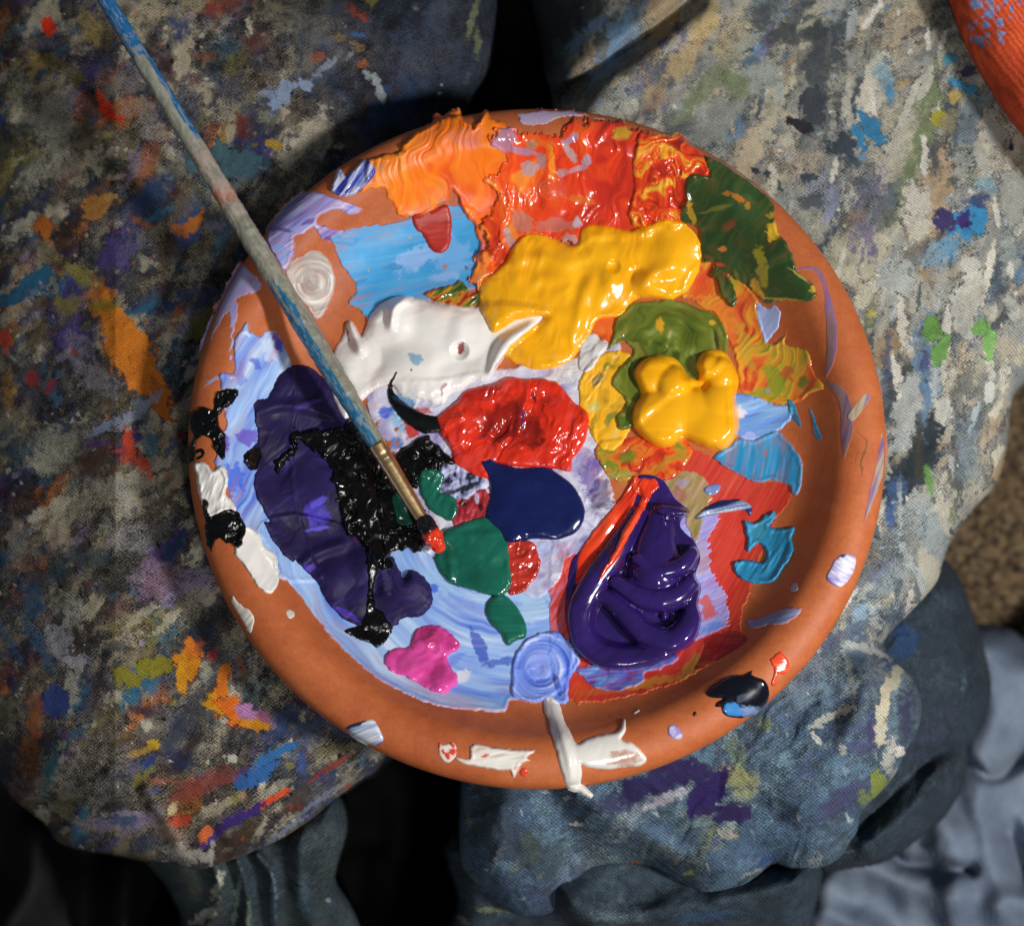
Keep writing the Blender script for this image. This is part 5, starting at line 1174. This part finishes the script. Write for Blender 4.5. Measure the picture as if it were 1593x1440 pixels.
# --- purple coils with scarlet streaks
PU = [(0, '1e1244'), (.4, '291858'), (.8, '321e68'), (1, '44308c')]
dab('paint_heap', 'glossy violet coils of paint piled on the lower right floor', PU,
    [(985, 745), (1000, 738), (1030, 745), (1050, 775), (1072, 795), (1060, 808), (1060, 822), (1080, 842), (1090, 868), (1082, 893), (1091, 915), (1086, 938), (1091, 965), (1080, 998), (1060, 1012), (1020, 1032), (965, 1042), (925, 1036), (893, 1008), (880, 965), (880, 920), (886, 885), (893, 865), (925, 835), (950, 800), (968, 770)],
    mix=0, fe=0, th=3, edge=9, rag=.6, con=1.0, ang=40, L=40, wd=8, streak=.3, mat=M_GLOSS, sm=4, rb=1,
    ropes=[([(1030, 762, 12), (1028, 800, 24), (1018, 850, 40), (1022, 890, 50)], -16),
           ([(990, 800, 14), (960, 855, 22), (925, 905, 24), (904, 950, 23), (906, 990, 23), (937, 1018, 24), (985, 1022, 21), (1030, 1010, 18)], 0),
           ([(1078, 925, 15), (1074, 965, 20), (1045, 994, 22), (1005, 985, 21), (975, 957, 19), (950, 932, 16), (925, 925, 13)], 6),
           ([(958, 905, 12), (1000, 928, 19), (1045, 930, 21), (1076, 905, 15)], 14),
           ([(990, 868, 8), (1022, 888, 14), (1058, 880, 16), (1076, 860, 11)], 20), ([(1030, 792, 9), (1050, 796, 9), (1072, 798, 4)], 14)],
    bumps=[(1034, 958, 10, 9)],
    spots=[(955, 860, 8, 40, 30, '4a1430', .6), (925, 870, 6, 30, 20, '3a1420', .6)])
SR = [(0, 'c42a18'), (.5, 'e03c1c'), (1, 'ee5a34')]
dab('paint_streak', 'left and longer scarlet ridge on the violet coils', SR, None, path=[q3('E', 1395, 880, 20, 1375, 960, 34, 1300, 1080, 46, 1200, 1200, 46, 1125, 1310, 42, 1095, 1400, 26, 1070, 1460, 8)], th=3, edge=5, streak=2.6, ang=55, L=50, wd=4, rag=1.2, sm=2, mat=M_GLOSS)
dab('paint_streak', 'right and shorter scarlet ridge on the violet coils', SR, None, path=[q3('F', 60, 910, 18, 90, 960, 24, 50, 1060, 22, -20, 1180, 22, -70, 1290, 18, -140, 1390, 12, -170, 1440, 5)], th=5, edge=6, streak=1.6, ang=55, L=50, wd=4, rag=1.2, sm=2, mat=M_GLOSS)
dab('paint_streak', 'scarlet peak of paint at the top tip of the violet coils', SR, q('F', 10, 900, 60, 878, 130, 885, 165, 925, 140, 950, 100, 1010, 60, 970, 20, 960), th=2.5, edge=5, rag=2.4, sm=1, streak=1.2, ang=60, mat=M_GLOSS)
# --- lower rim and right rim marks
WR = [(0, 'c4c0ba'), (.4, 'd8d5cf'), (1, 'e4e2dc')]
dab('paint_drip', 'long white forked drip of paint crossing the bottom rim', WR,
    q('H', 748, 815, 790, 805, 830, 850, 850, 930, 885, 1000, 925, 1070, 1000, 1035, 1080, 1015, 1140, 1005, 1175, 975, 1190, 928, 1200, 985, 1172, 1042, 1235, 1065, 1290, 1110, 1315, 1155, 1280, 1190, 1200, 1195, 1100, 1207, 1000, 1200, 952, 1180, 955, 1240, 952, 1290, 1010, 1352, 990, 1360, 940, 1335, 880, 1320, 860, 1280, 840, 1210, 815, 1110, 785, 1000, 775, 940, 750, 890),
    th=5, edge=6, streak=.6, ang=70, L=40, wd=8, rag=.8, con=1.0, mat=M_GLOSS, ropes=[(q3('H', 790, 850, 20, 830, 970, 26, 870, 1100, 26, 890, 1200, 22, 900, 1300, 18), 0)],
    spots=[(972, 1180, 30, 15, 5, 'b08878', .8), (975, 1178, 22, 9, 5, 'a87868', .5)])
dab('paint_smear', 'ragged white stroke of paint on the bottom rim with red specks', WR,
    q('H', 325, 1110, 335, 1080, 370, 1068, 500, 1092, 600, 1100, 692, 1100, 650, 1140, 670, 1160, 620, 1180, 600, 1220, 572, 1262, 550, 1215, 480, 1215, 400, 1200, 350, 1195, 270, 1170, 250, 1140, 320, 1150),
    th=3, edge=4, lip=.8, streak=.8, ang=10, L=40, wd=6, rag=1.4, con=1.0, sharp=3, spots=[(755, 1175, 7, 4, 10, 'cc3c28', .95)])
dab('paint_fleck', 'small white and red fleck left of the white stroke on the bottom rim', [(0, 'c83824'), (.45, 'd03c24'), (.6, 'd0c0b8'), (1, 'd8d0c8')], q('H', 148, 1055, 165, 1075, 240, 1065, 255, 1120, 210, 1175, 160, 1130), th=2.4, edge=3, rag=2.2, con=3, cw=8)
dab('paint_fleck', 'tiny red drop below the white stroke on the bottom rim', [(0, 'c83820'), (1, 'd84830')], q('H', 605, 1235, 625, 1200, 652, 1215, 635, 1252), th=2.4, edge=3, rag=.8, mat=M_GLOSS)
dab('paint_fleck', 'pebble of white paint with navy stripes on the lower left rim', [(0, '141c50'), (.22, '2c4488'), (.35, 'b4c0dc'), (.6, 'dcdcd8'), (.8, '7c98cc'), (1, 'e0e0dc')],
    q('G', 930, 985, 960, 960, 1010, 945, 1070, 930, 1105, 965, 1138, 1035, 1112, 1075, 1050, 1068, 985, 1035), th=4, edge=8, ang=22, L=90, wd=6, rag=.7, con=2.2, mat=M_GLOSS, spots=[(552, 1126, 22, 5, 20, '101840', .95)])
dab('paint_dab', 'black navy dab with a pale blue patch on the lower right rim', [(0, '05070c'), (1, '0c1020')],
    q('I', 355, 785, 385, 745, 430, 715, 500, 682, 560, 680, 612, 660, 612, 685, 680, 712, 706, 770, 692, 830, 620, 900, 540, 920, 462, 905, 440, 862, 405, 860, 420, 835, 452, 812, 390, 810),
    th=4, edge=6, rag=.8, mat=M_GLOSS, spots=[(1140, 1103, 14, 12, -30, '3a84c8', .95), (1165, 1105, 22, 10, 10, '7a92bc', .9), (1158, 1085, 14, 8, 20, '4a5064', .7), (1150, 1109, 14, 5, 0, '3c78c4', .8)])
dab('paint_fleck', 'white and lilac chip of paint on the right rim', [(0, '6a58a8'), (.35, 'a8a0cc'), (.7, 'd4d0e0'), (1, 'e0dcdc')], q('I', 1030, 140, 1050, 85, 1080, 35, 1115, 5, 1180, 12, 1195, 55, 1165, 130, 1115, 185, 1055, 172), th=3, edge=4, ang=-30, L=20, wd=2.6, streak=1, rag=1, con=2.0, spots=[(1311, 864, 6, 4, -10, '34348c', .95)])
dab('paint_smear', 'slate blue streak of paint low on the right wall', [(0, '4c68a0'), (.5, '6484b8'), (1, '94a4cc')], q('I', 580, 380, 640, 360, 740, 320, 872, 303, 878, 335, 830, 380, 780, 395, 700, 400, 620, 425), th=2, edge=3, ang=15, L=50, wd=3, streak=.8, rag=1.6, con=1.6)
dab('paint_fleck', 'tiny pale grey fleck between the blue streak and the lilac chip', [(0, '8c98b0'), (1, 'a4a8b8')], q('I', 825, 205, 840, 170, 865, 165, 868, 200, 845, 215), th=1.4, edge=2, rag=1)
dab('paint_fleck', 'bright red orange speckled dab on the lower right rim', [(0, 'd03c20'), (.5, 'e04c28'), (1, 'e8704c')], q('I', 718, 595, 770, 548, 795, 580, 818, 612, 802, 670, 760, 680, 742, 742, 720, 735, 738, 660), th=2.4, edge=3, streak=.5, rag=2, mat=M_GLOSS)
dab('paint_fleck', 'small lilac and white oval drop on the bottom right rim', [(0, '6c5cb0'), (.5, 'a8a0cc'), (1, 'e0d8e0')], q('I', 145, 975, 175, 962, 205, 985, 217, 1025, 195, 1040, 150, 1020), th=2, edge=3, ang=30, L=10, wd=4, rag=.8, con=2.2)
dab('paint_fleck', 'tiny black speck left of the navy dab on the lower right wall', [(0, '140c0c'), (1, '201414')], q('I', 280, 900, 290, 888, 300, 900, 288, 912), th=1, edge=2, rag=.4)
dab('paint_fleck', 'tiny white tick of paint on the lower wall right of the white drip', [(0, 'c8c0b8'), (1, 'd8d0c8')], None, path=[q3('H', 1252, 893, 5, 1272, 880, 5)], th=1, edge=2, rag=.3)
dab('paint_smear', 'thin purple line curving down the upper right wall below the dark green', [(0, '6a4c8c'), (.5, '7c6088'), (1, '6a6870')], None,
    path=[q3('C', 860, 940, 8, 930, 922, 14, 990, 950, 20, 1020, 1030, 18, 1045, 1150, 30, 1060, 1300, 36, 1050, 1440, 26, 1025, 1530, 10)], th=1.0, edge=3, ang=85, L=60, wd=3, rag=1, dry=.5, con=1.6, mat=M_MATTE, spots=[(1290, 520, 12, 40, 0, '6c5a48', .6)])
dab('paint_smear', 'short purple grey smear on the right wall below the curved purple line', [(0, '5c4478'), (.5, '74686c'), (1, '7c7078')], None,
    path=[q3('F', 1100, 345, 10, 1170, 390, 34, 1215, 500, 38, 1210, 640, 36, 1198, 770, 6)], th=1.0, edge=3, ang=80, L=60, wd=2.4, rag=1, dry=.6, con=2.0, mat=M_MATTE)
dab('paint_smear', 'purple and pale olive hooked smear along the right rim edge', [(0, '54387c'), (.45, '745c8c'), (.7, 'a09890'), (1, 'a8a080')], None,
    path=[q3('F', 1245, 530, 30, 1290, 470, 32, 1350, 405, 26, 1392, 378, 12, 1400, 450, 10, 1415, 600, 12, 1412, 720, 24, 1390, 860, 28, 1350, 1000, 20, 1312, 1125, 5)], th=1.0, edge=3, ang=70, L=50, wd=3, rag=1, dry=.4, con=2.2, mat=M_MATTE)
dab('paint_smear', 'faint olive smudge between the two purple smears on the right rim', [(0, '6a4424'), (1, '8a5830')], None,
    path=[q3('F', 1270, 620, 8, 1330, 680, 12, 1300, 790, 14, 1300, 860, 8, 1240, 950, 4), q3('F', 1260, 790, 8, 1285, 720, 10)], th=.8, edge=3, rag=1.6, dry=.6, mat=M_MATTE)
dab('paint_fleck', 'tiny teal drop with a long tail on the right wall', [(0, '1f6080'), (.5, '3480a8'), (1, '4c98c0')], None, path=[q3('F', 1010, 490, 5, 1030, 560, 10, 1045, 620, 18, 1060, 650, 18)], th=2, edge=3, rag=.8, mat=M_GLOSS)
dab('paint_fleck', 'teal flake of paint below the spiky olive edge on the right wall', [(0, '1f6080'), (.5, '2f7898'), (1, '4c90b0')], q('F', 880, 440, 920, 450, 945, 520, 962, 595, 930, 570, 900, 530), th=1.6, edge=3, rag=1.6)
dab('paint_fleck', 'thin slate blue tick on the bare right wall', [(0, '3c6480'), (1, '587c94')], None, path=[q3('F', 1005, 1140, 4, 1040, 1090, 9, 1095, 1050, 7)], th=.8, edge=2, rag=1)

# ------------------------------------------------------------------ brush
def zat(px, py, extra=0.0):
    x, y = at(px, py, .01)
    for _ in range(8):
        z = surf(x, y) + extra; x, y = at(px, py, z)
    return float(x), float(y), float(z)


def pt(px, py, z):
    x, y = at(px, py, z)
    return np.array([float(x), float(y), z])


P_tip = pt(688, 858, 0.0125)
P_top = pt(128, -60, 0.064)
ax_ = P_top - P_tip; Ltot = np.linalg.norm(ax_); ax_ /= Ltot


def s_of(py):     # distance from the tip whose picture row is py
    lo, hi = 0.0, Ltot
    for _ in range(40):
        m = (lo + hi) / 2; p = P_tip + ax_ * m
        v = p - CAM; zc = v[1] * st - v[2] * ct; yy = CY - F_ * (v[1] * ct + v[2] * st) / zc
        if yy > py: lo = m
        else: hi = m
    return (lo + hi) / 2


side = np.cross(ax_, (0, 0, 1)); side /= np.linalg.norm(side); upv = np.cross(side, ax_)
brush = empty('paintbrush', tuple(P_tip))
tag(brush, 'paint smeared paintbrush with wooden handle and brass ferrule lying across the saucer', 'paintbrush')


def tube(name, stations, mat, colf=None, n=40, parent=brush, flat=None, wob=0.0):
    """stations: (s, r)"""
    V = []; U = []; A = []
    a = np.linspace(0, 2 * math.pi, n, endpoint=False)
    for k, (s, r) in enumerate(stations):
        fl = 1.0 if flat is None else flat(s)
        rr = r * (1 + wob * (noise(np.cos(a) * 2 + 9, np.full(n, s * 300), 71) - .5) + wob * .6 * (noise(np.cos(a) * 5 + 9, np.full(n, s * 1100), 72) - .5))
        V.append(P_tip + ax_ * s + np.outer(np.cos(a) * rr, side) + np.outer(np.sin(a) * rr * fl, upv)); U += [s] * n; A.append(a)
    V = np.concatenate(V); m = len(stations); i = np.arange(n); j = (i + 1) % n; Fc = []
    for k in range(m - 1): Fc.append(np.stack([k * n + i, k * n + j, (k + 1) * n + j, (k + 1) * n + i], 1))
    U = np.array(U); A = np.concatenate(A)
    C = colf(U, A, V) if colf else None
    V = np.concatenate([V, [P_tip + ax_ * stations[0][0], P_tip + ax_ * stations[-1][0]]])
    c0 = len(V) - 2; c1 = len(V) - 1
    Fc.append(np.stack([np.full(n, c0), j, i, np.full(n, c0)], 1)[:, [0, 1, 2, 2]])
    Fc = np.concatenate(Fc[:-1])
    cap = [(c0, int(jj), int(ii)) for ii, jj in zip(i, j)] + [(c1, int((m - 1) * n + ii), int((m - 1) * n + jj)) for ii, jj in zip(i, j)]
    if C is not None: C = np.concatenate([C, C[:1], C[-1:]])
    # caps as degenerate-free quads are not possible, so build with from_pydata
    me = bpy.data.meshes.new(name)
    me.from_pydata((V - np.array(parent.location)).tolist(), [], Fc.tolist() + cap)
    for p in me.polygons: p.use_smooth = True
    if C is not None:
        at_ = me.attributes.new('Col', 'FLOAT_COLOR', 'POINT')
        c4 = np.ones((len(V), 4), np.float32); c4[:, :3] = C
        at_.data.foreach_set('color', c4.ravel())
    me.materials.append(mat)
    o = bpy.data.objects.new(name, me); col.objects.link(o); o.parent = parent
    return o


def vnoise(U, A, fs, fa, seed, oct=3):
    return fbm(U * fs, np.cos(A) * fa + 40 + 3 * np.sin(A) * fa, seed, oct)


s_f0, s_f1 = s_of(806), s_of(690)          # ferrule
s_end = Ltot


def handle_col(U, A, V):
    n = len(U)
    rows = np.array([s_of(y) for y in (690, 480, 450, 330, 300, 215, 165, 60, 0)])
    C = np.tile(hx('77776a'), (n, 1))
    g = vnoise(U, A, 500, 3, 81)[:, None]
    gs = fbm(U * 60, A * 3.0, 86, 3)[:, None]
    C = hx('66665a') * (1 - g) + hx('8d8c7e') * g
    C = C * (0.85 + .3 * gs)
    w = (sst(rows[5], rows[4], U) * sst(rows[3] - .006, rows[3], U))[:, None]
    pk = (sst(s_of(345), s_of(335), U) * sst(s_of(225), s_of(240), U) * sst(.38, .6, vnoise(U, A, 250, 2, 82)))[:, None]
    C = C * (1 - pk) + hx('a08c80') * pk
    rd = (sst(s_of(320), s_of(312), U) * sst(s_of(285), s_of(298), U) * sst(.45, .6, vnoise(U, A, 400, 3, 87)))[:, None]
    C = C * (1 - rd) + hx('a8604c') * rd
    top = s_of(150)
    gr = (sst(s_of(225), s_of(215), U) * sst(s_of(95), s_of(115), U))[:, None]
    C = C * (1 - gr * .8) + hx('85897a') * gr * .8
    e = (vnoise(U, A, 50, 1.2, 83, 2) - .5) * .03
    bl = ((U + e + np.cos(A) * .006 > s_of(100)))[:, None] * 1.0
    C = C * (1 - bl) + hx('1c5f94') * bl
    b3 = (((np.cos(A) > .15 + .8 * (vnoise(U, A, 45, .6, 88, 2) - .5)) | (np.cos(A) < -2)) & (U > s_of(225)) & (U < s_of(90)))[:, None] * 1.0
    C = C * (1 - b3) + hx('1c5c90') * b3
    lo = ((np.cos(A) < .12 + 1.0 * (vnoise(U, A, 50, .7, 84, 2) - .5)) & (U + e < s_of(455)))[:, None] * 1.0
    blu = hx('1a5c84') * (1 - g) + hx('226a90') * g
    C = C * (1 - lo) + blu * lo
    pch = (sst(.56, .60, vnoise(U, A, 330, 4, 85)) * .5)[:, None]
    C = C * (1 - pch) + hx('9c9a90') * pch
    return C


hs = np.linspace(s_f1 - .002, s_end, 420)
r_h = [(s, 0.00345 + 0.00085 * float(sst(0, .035, s - s_f1)) - 0.0012 * float(sst(.06, .24, s - s_f1))) for s in hs]
M_HANDLE = paint_mat('painted_wood', 0.33, 0.0, 0.35, 700, 0.5)
tube('handle', r_h, M_HANDLE, handle_col, 56, wob=.09)
mb, nt, b = new_mat('brass')
b.inputs['Base Color'].default_value = (*lin((232, 196, 146)), 1); b.inputs['Metallic'].default_value = 1
tcn = N(nt, 'ShaderNodeTexCoord'); nn = N(nt, 'ShaderNodeTexNoise', Scale=350, Detail=4.0); nt.links.new(tcn.outputs['Object'], nn.inputs['Vector'])
mr = N(nt, 'ShaderNodeMapRange'); mr.inputs['To Min'].default_value = .16; mr.inputs['To Max'].default_value = .38; nt.links.new(nn.outputs[0], mr.inputs['Value']); nt.links.new(mr.outputs[0], b.inputs['Roughness'])
fs = []
for t in np.linspace(0, 1, 40):
    r = .0026 + .0013 * t
    for c in (.78, .85): r += -.00028 * math.exp(-((t - c) / .014) ** 2)
    fs.append((s_f0 + (s_f1 - s_f0) * t, r))
tube('ferrule', fs, mb, None, 40, flat=lambda s: .8 + .2 * float(sst(s_f0, s_f1, s)))


def br_col(U, A, V):
    n = vnoise(U, A, 500, 2, 91)
    dark = sst(s_f0 * .52, s_f0 * .66, U + (n - .5) * .004)[:, None]
    g = vnoise(U, A, 900, 3, 92)[:, None]
    C = hx('d83818') * (1 - .3 * g) + hx('8a1c10') * .3 * g
    C = C * (1 - dark) + hx('0c0c14') * dark
    return C


bs = []
for t in np.linspace(0, 1, 34):
    r = .0046 * (.25 + .75 * (t / .45) ** .6) if t < .45 else .0046 - .0013 * (t - .45) / .55
    bs.append((s_f0 * 1.02 * t, r))
tube('bristles', bs, M_GLOSS, br_col, 48, wob=.30)
